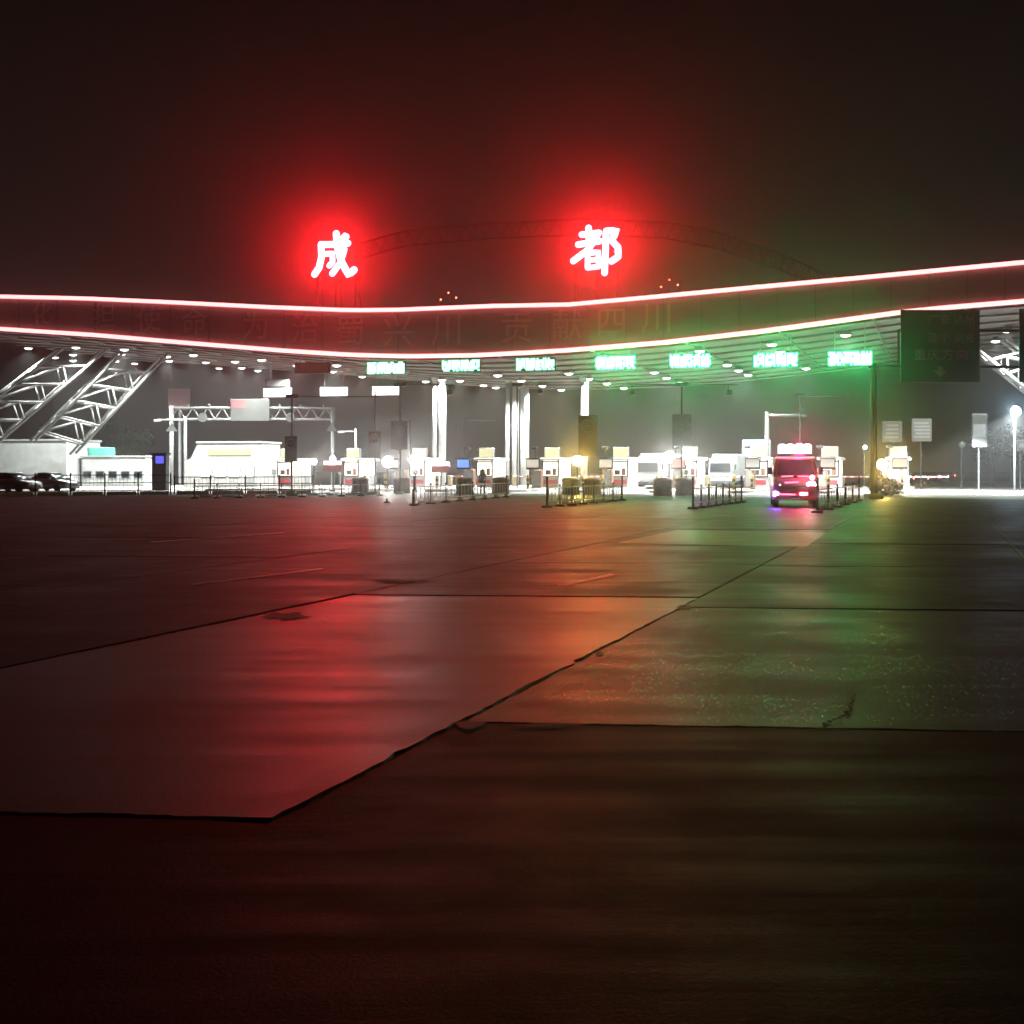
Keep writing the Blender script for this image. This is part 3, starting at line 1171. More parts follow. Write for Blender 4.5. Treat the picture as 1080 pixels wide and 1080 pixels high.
M_lcdb = emis('panel_blue', (.10, .25, 1.0), 1.6, False)
M_lcdr = emis('panel_red', (1.0, .12, .10), 1.2, False)
M_yel = mat('post_yellow', (.42, .30, .03), .5)
fd = {}
CLR = ['white', 'blue', 'white', 'white', 'red', 'white', 'white', 'white']
M_lcdw = emis('panel_white', (1.0, .92, .8), .7, False)
for i, fx in enumerate(FRONTS[2:]):
    base_ = gd(fx, pd(fx, -1.0))
    cname = CLR[i]
    p = base_ + LD * 6.5 + LN * .35 + Vector((0, 0, .215))
    lab = 'fee display post with a %s lit panel on the %s island from the left' % (cname, ORD[i + 2])
    t = thing('fee_display', p, lab, 'fee display', -LANE, 'fee displays on the islands')
    MB().bbox((0, 0, .06), (.4, .4, .12), .03).build('base', M_dark, t)
    MB().tube([(0, 0, .1), (0, 0, 1.5)], .07, 8).build('post', M_grey, t)
    cs = MB().bbox((0, 0, 1.95), (1.15, .25, .85), .04).build('casing', M_dark, t)
    MB().box((0, -.135, 2.0), (1.0, .03, .62)).build('panel', {'blue': M_lcdb, 'red': M_lcdr, 'white': M_lcdw}[cname], cs)
    MB().box((0, -.12, 2.42), (1.25, .4, .05)).build('hood', M_dark, t)
    p = base_ + LD * 9.2 - LN * .3 + Vector((0, 0, .215))
    lab = 'dark equipment cabinet on the %s toll island from the left' % ORD[i + 2]
    if i == 0:
        ec = thing('equipment_cabinet', p, lab, 'cabinet', -LANE, 'equipment cabinets on the islands')
        MB().bbox((0, 0, .75), (.8, .6, 1.5), .04).build('casing', M_drum, ec)
        MB().box((0, -.31, .8), (.62, .03, 1.2)).build('door', M_grey, ec)
        MB().box((.24, -.335, .8), (.04, .03, .16)).build('handle', M_chrome, ec)
        MB().tube([(-.2, 0, 1.5), (-.2, 0, 3.3)], .03, 6).build('aerial', M_dark, ec)
        MB().bbox((-.2, -.1, 3.3), (.5, .3, .22), .04).build('antenna', M_dark, ec)
    else:
        copy_thing(ec, p, lab)
    for k in range(2):
        p = base_ + LD * (3.4 + k * 1.4) + LN * (.55 if k else -.55) + Vector((0, 0, .215))
        lab = '%s yellow guard post on the %s toll island from the left' % (('nearer', 'farther')[k], ORD[i + 2])
        if i == 0 and k == 0:
            gp = thing('guard_post', p, lab, 'bollard', 0, 'yellow guard posts on the islands')
            MB().lathe((0, 0, 0), [(.11, 0), (.11, 1.0), (.09, 1.06), (.03, 1.09)], 12).build('post', M_yel, gp, True)
            for z in (.3, .7):
                MB().lathe((0, 0, 0), [(.112, z - .1), (.114, z - .09), (.114, z + .09), (.112, z + .1)], 12).build('band', M_black, gp, True)
        else:
            copy_thing(gp, p, lab)


def floodlight(px, py, d, m, r, label, cat='floodlight', red_box=False):
    z = CAM_H + (HZ - py) / FPX * d
    p = gd(px, d)
    t = thing('island_floodlight', p, label, cat, 0, 'floodlights on the islands')
    MB().tube([(0, .1, 0), (0, .1, z - r)], .06, 8).build('pole', M_dark, t)
    MB().bbox((0, 0, .08), (.4, .4, .16), .03).build('base', M_concr, t)
    MB().lathe((0, 0, z), [(r * .5, -.3), (r * .9, -.2), (r * 1.12, .02), (r * 1.12, .06), (r, .06)], 14, 'Y').build('housing', M_dark, t, True)
    MB().lathe((0, -.05, z), [(r, -.02), (r * .9, .05), (r * .3, .10)], 14, 'Y').build('lens', m, t, True)
    if red_box:
        MB().bbox((0, .05, z - .75), (1.5, .4, .55), .05).build('sign_box', M_carr, t)
        MB().box((0, -.16, z - .30), (1.4, .05, .26)).build('lit_band', M_wled, t)
    return t


floodlight(409, 487, 82, M_flood, .42, 'white glaring floodlight, left one of the close pair')
floodlight(438, 485, 82, M_flood, .45, 'white glaring floodlight, right one of the close pair')
floodlight(465, 485, 85, M_flood, .2, 'small white floodlight over a red box at the pair of columns', red_box=True)
floodlight(351, 484, 84, M_flood, .22, 'small white floodlight over a red box under the gantry end', red_box=True)
floodlight(609, 486, 76, M_fyel, .36, 'yellow glaring floodlight before the brown board')
floodlight(706, 482, 84, M_flood, .46, 'strong white floodlight, left one below the grey board')
floodlight(724, 484, 84, M_flood, .46, 'strong white floodlight, right one below the grey board')
floodlight(331, 487, 88, M_flood, .24, 'white floodlight by the booth right of the guard house')
floodlight(930, 490, 72, M_fyel, .36, 'yellow floodlight on the pole of the large direction sign')
floodlight(912, 472, 100, M_flood, .16, 'small white lamp just left of the large sign pole')

# brown or grey round-symbol boards on tall posts
def symbol_board(px, py0, py1, wpx, d, m, label, mast_top=None):
    p = gd(px, d)
    k = d / FPX
    z0 = CAM_H + (HZ - py1) * k
    z1 = CAM_H + (HZ - py0) * k
    W = wpx * k
    t = thing('symbol_board', p, label, 'sign board', -YAW, 'round symbol boards')
    top = z1 if mast_top is None else CAM_H + (HZ - mast_top) * k
    MB().tube([(0, .12, 0), (0, .12, top)], .055, 8).build('post', M_dark, t)
    bd = MB().bbox((0, 0, (z0 + z1) / 2), (W, .1, z1 - z0), .02).build('board', m, t)
    zc = z1 - W * .55
    ring = MB()
    ring.tube([(math.cos(R(20 * q)) * W * .32, -.065, zc + math.sin(R(20 * q)) * W * .32) for q in range(19)], .05, 6)
    ring.tube([(-W * .14, -.065, zc), (W * .14, -.065, zc)], .04, 6)
    ring.build('round_symbol', M_symbol, bd)
    MB().box((0, .12, .1), (.5, .5, .2)).build('footing', M_concr, t)


symbol_board(307, 460, 487, 14, 74, M_brown, 'small yellow-brown board on a post right of the guard house', 418)
symbol_board(395, 455, 483, 13, 75, M_brown, 'narrow brown board left of the twin floodlights', 412)
symbol_board(421, 444, 474, 18, 74, M_grey, 'grey board with pale ring above the twin floodlights', 404)
symbol_board(620, 438, 481, 20, 76, M_brown, 'tall dark brown board with a ring symbol above the yellow floodlight')
symbol_board(719, 437, 470, 20, 73, M_grey, 'grey board with ring symbol above the strong white floodlights', 404)

# camera masts: thin dark arms across the lanes
def camera_mast(px, py, d, xl, xr, cams, label, base=True):
    p = gd(px, d)
    k = d / FPX
    z = CAM_H + (HZ - py) * k
    t = thing('camera_mast', p, label, 'camera mast', -YAW * .0, 'camera masts over the lanes')
    if base:
        MB().tube([(0, .3, 0), (0, .3, z)], .06, 8).build('post', M_dark, t)
    MB().tube([((xl - px) * k, .3, z), ((xr - px) * k, .3, z)], .045, 6).build('arm', M_dark, t)
    MB().bbox((0, .3, z + .02), (.9, .3, .28), .05).build('bracket', M_dark, t)
    for cx in cams:
        x = (cx - px) * k
        MB().tube([(x, .3, z), (x, .3, z - .4)], .03, 6).build('drop_rod', M_dark, t)
        cm = MB().bbox((x, .2, z - .55), (.4, .6, .34), .05).build('camera', M_dark, t)
        MB().lathe((x, -.12, z - .55), [(.12, 0), (.12, .06), (.08, .06)], 10, 'Y').build('camera_lens', M_glass, cm)


camera_mast(421.6, 405.5, 74.6, 421.6, 478, (474,), 'thin dark camera mast behind the grey ringed board at left')
camera_mast(545.5, 405.5, 86, 545.5, 622, (570,), 'thin dark camera mast near the mid columns')
camera_mast(719.7, 405.5, 73.6, 655, 780, (667, 769), 'thin dark camera mast reaching over two lanes at right of middle')
camera_mast(845, 417, 90, 845, 892, (), 'thin dark camera mast right of the white street lamp')
camera_mast(307, 418, 74.7, 307, 400, (), 'thin dark camera mast at the small brown board')

# ================================================================== REAR GANTRY
pg = at(265, 436, 118)
base = Vector((pg.x, 118, 0))
t = thing('rear_gantry', base, 'pale lattice gantry with hanging round and triangular signs behind the guard house', 'gantry')
k = 118 / FPX
X = lambda px: (px - 265) * k
Z = lambda py: CAM_H + (HZ - py) * k
for px in (181, 351):
    MB().tube([(X(px), 0, 0), (X(px), 0, Z(428))], .22, 10).build('leg', M_truss, t, True)
for yy, zz in ((0, 430), (0, 442), (1.2, 430), (1.2, 442)):
    MB().tube([(X(178), yy, Z(zz)), (X(353), yy, Z(zz))], .10, 6).build('chord', M_truss, t)
for i in range(22):
    xa = X(180 + i * 7.8)
    xb = X(180 + (i + 1) * 7.8)
    a, b = (430, 442) if i % 2 else (442, 430)
    MB().tube([(xa, 0, Z(a)), (xb, 0, Z(b))], .06, 5).build('brace', M_truss, t)
pn = MB().bbox((X(264.5), -.3, Z(432.5)), (41 * k, .15, 23 * k), .03).build('sign_panel', M_board, t)
pn['label'] = 'pale rectangular panel on the gantry with pink upper left'
MB().box((X(252), -.39, Z(426)), (15 * k, .03, 9 * k)).build('pink_field', M_pink, pn)
for px in (214.5, 307):
    MB().lathe((X(px), -.3, Z(440.5)), [(.45, 0), (.52, .02), (.52, .08), (.45, .1)], 20, 'Y').build('round_sign', M_board, t)
for px in (182, 350.5):
    MB().prism([(X(px) - .65, Z(455)), (X(px) + .65, Z(455)), (X(px), Z(446))], -.35, -.27).build('triangle_sign', M_board, t)
for px in (198, 220, 295, 317, 341):
    MB().bbox((X(px), .2, Z(427.6)), (.25, .4, .3), .03).build('gantry_camera', M_board, t)
# dim red board behind the gantry
p = gd(189, 128)
t = thing('advert_board', p, 'dim reddish board standing above the left end of the gantry', 'board')
k = 128 / FPX
MB().tube([(0, .3, 0), (0, .3, 9)], .2, 10).build('post', M_galv, t)
MB().bbox((0, 0, CAM_H + (HZ - 421) * k), (23 * k, .3, 22 * k), .04).build('panel', M_pink, t)

# ================================================================== STREET LAMPS
def street_lamp(px, py, px2, d, r, label, m=M_truss, head=None):
    p = gd(px, d)
    k = d / FPX
    z = CAM_H + (HZ - py) * k
    x2 = (px2 - px) * k
    t = thing('street_lamp', p, label, 'street lamp', 0, 'street lamps')
    MB().tube([(0, 0, 0), (0, 0, z + .3)], [r * 1.3, r], 10).build('pole', m, t, True)
    MB().tube([(0, 0, z), (x2, 0, z)], r * .7, 8).build('arm', m, t, True)
    MB().bbox((x2, 0, z - .05), (.7, .3, .22), .05).build('lamp_head', head or m, t)


street_lamp(195.5, 443, 166, 104, .13, 'white street lamp with a short left arm before the gantry')
street_lamp(375, 455, 360, 110, .10, 'small white street lamp with left arm right of the gantry')
street_lamp(809, 438, 846, 92, .16, 'bright white street lamp with a long right arm beyond the van')
street_lamp(432, 445, 404, 140, .09, 'faint far street lamp with left arm behind the twin floodlights')
street_lamp(488.5, 443, 520, 150, .10, 'faint far street lamp with right arm between the column pairs')
street_lamp(457.5, 448, 458, 135, .1, 'faint far post behind the leftmost column pair')

# cyan lit sign box behind the van at left
p = gd(797, 104)
t = thing('lit_sign_box', p, 'cyan-white lit box between street lamp and booth left of the van', 'lit box', -LANE)
MB().bbox((0, .5, 2.35), (2.7, .9, 4.7), .06).build('casing', M_white, t)
MB().box((0, .03, 3.4), (2.4, .05, 2.2)).build('lit_face', M_winc, t)
MB().box((0, .02, 4.62), (2.4, .06, .16)).build('cyan_edge', M_cyan, t)

# ================================================================== CRASH DRUM GROUPS AT THE ISLAND NOSES
dp = None
for i, (px, py, lab) in enumerate([(490, 521, 'dark crash drum before the booth with the attendant'), (528, 521, 'dark crash drum right of the attendant'),
                                   (602, 521.5, 'dark crash drum left of the brown board post'), (625, 521.5, 'dark crash drum right of the brown board post'),
                                   (699, 523, 'dark crash drum left below the grey board'), (722, 522.5, 'dark crash drum right below the grey board'),
                                   (380, 520.5, 'dark crash drum left of the twin floodlights'), (424, 520, 'dark crash drum below the twin floodlights')]):
    p = gr(px, py)
    if dp is None:
        dp = thing('crash_drum', p, lab, 'crash drum', -YAW, 'crash drums at the island noses')
        MB().lathe((0, 0, 0), [(.60, 0), (.64, .08), (.60, .3), (.60, .9), (.64, 1.0), (.55, 1.12), (.2, 1.18)], 16).build('drum', M_drum, dp, True)
        MB().lathe((0, 0, 0), [(.61, .42), (.618, .44), (.618, .62), (.61, .64)], 16).build('band', M_brown, dp, True)
    else:
        copy_thing(dp, p, lab)
# shrub at foot of the large sign pole
def leaf_ball(center, rx, rz, n, size, rnd):
    b = MB()
    for _ in range(n):
        a, c_ = rnd.uniform(0, 6.283), rnd.uniform(-1, 1)
        rr = rnd.random() ** .4
        s = math.sqrt(1 - c_ * c_)
        P = Vector(center) + Vector((math.cos(a) * s * rx * rr, math.sin(a) * s * rx * rr, c_ * rz * rr))
        u = Vector((rnd.uniform(-1, 1), rnd.uniform(-1, 1), rnd.uniform(-1, 1))).normalized()
        v = u.orthogonal().normalized()
        q = size * rnd.uniform(.6, 1.3)
        b.add([P - u * q, P + v * q * .45, P + u * q, P - v * q * .45], [(0, 1, 2, 3)])
    return b


p = gr(934, 523)
t = thing('shrub', p, 'low russet shrub at the foot of the large sign pole', 'shrub')
leaf_ball((0, 0, .6), 1.15, .6, 900, .12, random.Random(3)).build('foliage', M_leaf2, t)
st = MB()
for k in range(6):
    a = k * 1.05
    st.tube([(0, 0, 0), (math.cos(a) * .6, math.sin(a) * .6, .8)], [.03, .012], 5)
st.build('stem', M_bark, t)

# ================================================================== LARGE DIRECTION SIGNS
DS = 62.0
k = DS / FPX
p = gd(921.5, DS)
t = thing('sign_gantry', p, 'dark pole and twin beams carrying the large direction sign', 'gantry')
zt = CAM_H + (HZ - 384) * k
MB().tube([(0, 0, 0), (0, 0, zt)], [.2, .16], 12).build('pole', M_dark, t, True)
for py in (387, 349):
    z = CAM_H + (HZ - py) * k
    MB().tube([(-.3 if py == 387 else 1.4, 0, z), (12.5, 0, z)], .09, 8).build('beam', M_dark, t, True)
MB().bbox((0, 0, .15), (.9, .9, .3), .05).build('base', M_concr, t)
MB().tube([(1.45, 0, CAM_H + (HZ - 387) * k), (1.45, 0, CAM_H + (HZ - 349) * k)], .07, 8).build('upright', M_dark, t)


def direction_sign(px0, px1, py0, py1, rows, label, arrow=True):
    cx = (px0 + px1) / 2
    cyy = (py0 + py1) / 2
    o = at(cx, cyy, DS - .3)
    W, H = (px1 - px0) * k, (py1 - py0) * k
    t = thing('direction_sign', o, label, 'road sign', 0, 'large direction signs')
    MB().bbox((0, 0, 0), (W, .09, H), .02).build('panel', M_green_sign, t)
    MB().box((0, .1, 0), (W * .9, .06, .12)).build('back_rail', M_galv, t)
    for ch, px, py, sz in rows:
        text_part(ch, sz * k * 1.12, ((px - cx) * k, -.052, -(py - cyy) * k), M_signtext, t, .004, 'character')
    if arrow:
        s_ = 7 * k
        z_ = -(392 - cyy) * k
        x_ = (991.5 - cx) * k
        MB().prism([(x_ - s_ * .35, z_ + s_ * .8), (x_ + s_ * .35, z_ + s_ * .8), (x_ + s_ * .35, z_ + s_ * .1), (x_ + s_, z_ + s_ * .25), (x_, z_ - s_ * .85), (x_ - s_, z_ + s_ * .25), (x_ - s_ * .35, z_ + s_ * .1)], -.058, -.046).build('arrow', M_signtext, t)


direction_sign(950, 1033, 327, 403, [('遂', 984, 357, 10), ('宁', 996, 357, 10), ('南', 1011, 357, 10), ('充', 1022, 357, 10),
                                     ('重', 970, 375, 12), ('庆', 984, 375, 12), ('方', 999, 375, 12), ('向', 1014, 375, 12),
                                     ('广', 984, 338, 10), ('安', 996, 338, 10), ('达', 1011, 338, 10), ('州', 1022, 338, 10)],
               'large dark green direction sign with faint characters and a down arrow')
direction_sign(1075, 1160, 326, 403, [], 'second dark green direction sign cut by the right photo edge', False)

# ================================================================== RIGHT SIDE
def info_board(px, py, wpx, hpx, d, label, rows):
    o = gd(px, d)
    k_ = d / FPX
    zc = CAM_H + (HZ - py) * k_
    W, H = wpx * k_, hpx * k_
    t = thing('info_board', o, label, 'notice board', 0, 'pale notice boards at right')
    MB().tube([(0, .15, 0), (0, .15, zc)], .07, 8).build('post', M_dark, t)
    bd = MB().bbox((0, 0, zc), (W, .12, H), .03).build('panel', M_board, t)
    for i in range(rows):
        MB().box((random.uniform(-.05, .05) * W, -.065, zc + H * (.38 - .76 * (i + .5) / rows)), (W * random.uniform(.6, .85), .02, H * .38 / rows)).build('text_row', M_grey, bd)


info_board(941, 455, 21, 22, 92, 'pale notice board with text rows, just right of the sign pole', 4)
info_board(972, 453.5, 21, 24, 94, 'pale notice board with text rows, second from the sign pole', 5)
info_board(1033, 454, 16, 35, 84, 'tall narrow pale banner board at right', 1)
info_board(1077, 470, 9, 11, 88, 'small pale sign at the right photo edge', 1)


def post_lamp(px, py, d, r, m, label, energy=None):
    o = gd(px, d)
    z = CAM_H + (HZ - py) * d / FPX
    t = thing('post_lamp', o, label, 'lamp')
    MB().tube([(0, .15, 0), (0, .15, z)], .08, 8).build('post', M_dark, t)
    MB().lathe((0, 0, z), [(r * .6, -.25), (r * 1.1, -.05), (r * 1.1, .03), (r, .03)], 16, 'Y').build('housing', M_dark, t, True)
    MB().lathe((0, -.04, z), [(r, 0), (r * .8, .08), (r * .2, .12)], 16, 'Y').build('lens', m, t, True)


post_lamp(1071, 434, 78, .38, M_fblue, 'bright cold blue-white floodlight at the right photo edge')
post_lamp(1015, 469, 95, .3, M_board, 'small round pale lamp left of the banner board')

RIGHT_LAMP = [o for o in bpy.data.objects if o.name.startswith('post_lamp') and o.parent is None][0]
# right-hand flood of light on the road: the mast throws its beam down on the lane
def flood_spot(loc, target, energy, size, parent, col=(1, .98, .95)):
    ld = bpy.data.lights.new('lamp_light', 'SPOT')
    ld.energy = energy
    ld.spot_size = R(size)
    ld.spot_blend = .4
    ld.color = col
    ld.shadow_soft_size = .2
    o = bpy.data.objects.new('lamp_light', ld)
    COL.objects.link(o)
    o.location = Vector(loc) - parent.location
    dv = (Vector(target) - Vector(loc)).normalized()
    o.rotation_euler = dv.to_track_quat('-Z', 'Y').to_euler()
    o.parent = parent
    return o


flood_spot(at(1071, 434, 77.2), gd(1052, 79), 170000, 122, RIGHT_LAMP, (.9, .97, 1))
# ================================================================== VEHICLES
def wheel(parent, x, y, r, w_=.24):
    wh = MB().lathe((0, 0, 0), [(r * .6, -w_ / 2), (r * .95, -w_ / 2), (r, -w_ * .3), (r, w_ * .3), (r * .95, w_ / 2), (r * .6, w_ / 2)], 18).build('wheel', M_black, parent, True)
    wh.rotation_euler = (0, R(90), 0)
    wh.location = (x, y, r)
    MB().lathe((0, 0, 0), [(r * .58, -w_ * .45), (r * .58, w_ * .45), (r * .2, w_ * .52)], 14).build('rim', M_chrome, wh, True)


def loft(sections):
    """sections: list of (y, halfwidth_bottom, halfwidth_top, z0, z1)"""
    m = MB()
    vs = []
    for y, wb, wt, z0, z1 in sections:
        zm = z0 + (z1 - z0) * .55
        vs += [(-wb * .94, y, z0), (-wb, y, z0 + .12), (-wb, y, zm), (-wt, y, z1 - .03), (-wt * .9, y, z1), (wt * .9, y, z1), (wt, y, z1 - .03), (wb, y, zm), (wb, y, z0 + .12), (wb * .94, y, z0)]
    n = 10
    fs = []
    for i in range(len(sections) - 1):
        for k in range(n):
            j = (k + 1) % n
            fs.append((i * n + k, i * n + j, (i + 1) * n + j, (i + 1) * n + k))
    fs.append(tuple(range(n)))
    fs.append(tuple(range((len(sections) - 1) * n, len(sections) * n))[::-1])
    return m.add(vs, fs)


def sedan(loc, rz, body, label, group, lights='off', tail=False):
    """front of the car at -y"""
    t = thing('car', loc, label, 'car', rz, group)
    loft([(-2.2, .72, .66, .35, .62), (-2.05, .86, .80, .22, .78), (-1.2, .90, .84, .2, .92), (-.7, .9, .82, .2, .98), (1.3, .9, .82, .2, 1.0), (2.0, .88, .78, .22, .98), (2.25, .78, .70, .35, .9)]).build('body', body, t, True)
    loft([(-1.15, .80, .78, .90, .93), (-.35, .78, .62, .92, 1.38), (.2, .78, .60, .92, 1.45), (.9, .78, .60, .92, 1.42), (1.75, .78, .74, .92, 1.0)]).build('cabin', M_glass, t, True)
    loft([(-.32, .64, .60, 1.36, 1.41), (.2, .64, .58, 1.40, 1.475), (.92, .64, .58, 1.36, 1.44)]).build('roof', body, t, True)
    for x in (-.8, .8):
        wheel(t, x, -1.35, .32)
        wheel(t, x, 1.35, .32)
        MB().bbox((x * 1.18, -.75, 1.0), (.2, .12, .14), .03).build('mirror', body, t)
        MB().lathe((x * .78, -2.1, .66), [(.05, -.05), (.13, 0), (.10, .05)], 12, 'Y').build('headlight', M_head if lights == 'on' else M_chrome, t, True)
        MB().bbox((x * .82, 2.2, .78), (.42, .08, .24), .02).build('tail_light', M_tail if tail else M_carr, t)
    MB().box((0, -2.2, .5), (.9, .06, .18)).build('grille', M_black, t)
    MB().box((0, 2.28, .6), (.5, .02, .14)).build('number_plate', M_board, t)
    return t


def van(loc, rz, label):
    t = thing('emergency_van', loc, label, 'van', rz)
    loft([(-2.55, .82, .80, .42, .95), (-2.4, .98, .92, .32, 1.12), (-1.75, 1.0, .95, .3, 1.30), (-1.4, 1.0, .95, .3, 1.38), (2.5, 1.0, .95, .3, 1.4), (2.62, .96, .9, .4, 1.4)]).build('body', M_carr, t, True)  # red base colour stands in for red lamplight on the body
    loft([(-1.72, .93, .90, 1.30, 1.34), (-1.05, .95, .80, 1.34, 2.2), (-.7, .95, .80, 1.34, 2.28), (2.5, .95, .82, 1.34, 2.3), (2.58, .9, .78, 1.36, 2.2)]).build('upper_body', M_carr, t, True)
    ws = MB().add([(-.80, -1.70, 1.42), (.80, -1.70, 1.42), (.70, -1.10, 2.14), (-.70, -1.10, 2.14)], [(0, 1, 2, 3)])
    w2 = MB()
    w2.add([(-.80, -1.66, 1.42), (.80, -1.66, 1.42), (.70, -1.14, 2.12), (-.70, -1.14, 2.12), (-.80, -1.60, 1.42), (.80, -1.60, 1.42), (.70, -1.08, 2.12), (-.70, -1.08, 2.12)],
           [(0, 1, 2, 3), (7, 6, 5, 4), (0, 4, 5, 1), (1, 5, 6, 2), (2, 6, 7, 3), (3, 7, 4, 0)])
    o = w2.build('windscreen', M_glass, t)
    o.location = (0, -.06, .02)
    for x in (-.35, .35):
        MB().tube([(x - .05, -1.72, 1.44), (x + .3, -1.50, 1.72)], .015, 5).build('wiper', M_black, t)
    for x in (-.86, .86):
        wheel(t, x, -1.55, .36)
        wheel(t, x, 1.6, .36)
        ar = MB().bbox((x * 1.28, -1.35, 1.62), (.2, .12, .34), .03).build('mirror', M_dark, t)
        MB().tube([(x * 1.08, -1.3, 1.5), (x * 1.28, -1.35, 1.62)], .025, 6).build('mirror_arm', M_dark, ar)
    hl = MB().lathe((.62, -2.45, .86), [(.08, -.05), (.27, 0), (.22, .06)], 14, 'Y').build('headlight', M_head, t, True)
    hb = MB().lathe((-.70, -2.45, .88), [(.05, -.05), (.15, 0), (.12, .06)], 14, 'Y').build('headlight', M_head, t, True)
    MB().lathe((.70, -1.90, 1.32), [(.03, -.1), (.10, 0), (.08, .06)], 12, 'Y').build('marker_lamp', M_red, t, True)
    MB().bbox((-.86, -2.50, .60), (.26, .10, .2), .03).build('blue_strobe', M_blue, t)
    MB().bbox((.30, -2.52, .60), (.34, .10, .16), .03).build('red_strobe', M_red, t)
    for a_, b_ in (((-.62, -1.98, 1.37), (-.12, -2.0, 1.38)), ((.08, -2.0, 1.38), (.6, -1.96, 1.36)), ((-.5, -2.46, 1.10), (.1, -2.48, 1.12)), ((-.75, -2.62, .60), (-.05, -2.64, .58)), ((-.85, -1.15, 2.22), (.85, -1.15, 2.22))):
        MB().tube([a_, b_], .03, 6).build('added_glow_strip', M_strip, t)  # added glowing strips that give the van front its red light
    gl = MB()
    for i in range(4):
        gl.box((0, -2.52, .66 + i * .09), (.8, .06, .03))
    gl.build('grille', M_chrome, t)
    MB().bbox((0, -2.56, .46), (1.8, .14, .2), .04).build('bumper', M_carr, t)
    MB().box((0, -2.645, .46), (.46, .02, .14)).build('number_plate', M_board, t)
    MB().box((0, -1.96, 1.36), (.9, .05, .05)).build('bonnet_trim', M_chrome, t)
    bar = MB().bbox((0, -.7, 2.36), (1.5, .35, .12), .03).build('lightbar', M_dark, t)
    for i, (x, m) in enumerate(((-.55, M_wled), (-.2, M_wled), (.2, M_red), (.55, M_wled))):
        MB().bbox((x, -.85, 2.62), (.36, .5, .44), .08).build('beacon', m, bar)
    return t


vp = gr(831, 535)
van(vp + LD * 2.0, -LANE * .55, 'red-lit van with glaring headlights, blue strobe and lit roof bar facing us')
flr = vp

sedan(gd(14, 82), R(70), M_carg, 'dark parked car behind the fence at the photo left edge', 'cars parked behind the fence')
sedan(gd(55, 86), R(68), M_carg, 'dark parked car behind the fence, second from the left edge', 'cars parked behind the fence')
for i, (px, d, lab) in enumerate([(968, 128, 'nearest'), (981, 150, 'second'), (992, 175, 'third'), (1000, 205, 'farthest')]):
    sedan(gd(px, d), -R(12), M_carg, lab + ' of the far cars with red tail lights right of the yellow floodlight', 'far cars driving away', tail=True)
for o in [o for o in bpy.data.objects if o.get('group') == 'far cars driving away']:
    o.rotation_euler = (0, 0, R(168))

# ---- box truck in the lane left of the strong floodlights
def truck(loc, rz, label):
    t = thing('box_truck', loc, label, 'truck', rz)
    loft([(-.1, 1.05, 1.0, .5, 1.5), (0, 1.12, 1.05, .4, 2.5), (.25, 1.15, 1.05, .4, 2.75), (1.7, 1.15, 1.08, .4, 2.8), (1.75, 1.1, 1.0, .5, 2.75)]).build('cab', M_grey, t, True)
    MB().bbox((0, 4.9, 1.95), (2.35, 6.0, 2.5), .06).build('cargo_box', M_grey, t)
    MB().box((0, 4.5, .62), (.9, 7.4, .2)).build('chassis', M_dark, t)
    MB().box((0, -.12, 1.95), (1.85, .06, .8)).build('windscreen', M_glass, t)
    MB().bbox((0, -.14, .55), (2.2, .2, .35), .05).build('bumper', M_dark, t)
    for x in (-.82, .82):
        MB().bbox((x, -.2, .85), (.34, .1, .22), .03).build('headlight', M_wled, t)
        MB().bbox((x * 1.6, .1, 2.0), (.16, .12, .5), .03).build('mirror', M_dark, t)
        MB().lathe((x * .9, .05, 2.82), [(.06, 0), (.08, .06), (.03, .12)], 8).build('roof_lamp', M_wled, t)
        wheel(t, x * 1.15, .95, .48, .3)
        wheel(t, x * 1.15, 6.3, .48, .3)
    return t


truck(gd(683, 93), -LANE, 'grey box truck waiting in the lane left of the strong floodlights')
truck(gd(760, 97), -LANE, 'grey box truck waiting between the strong floodlights and the cyan box')

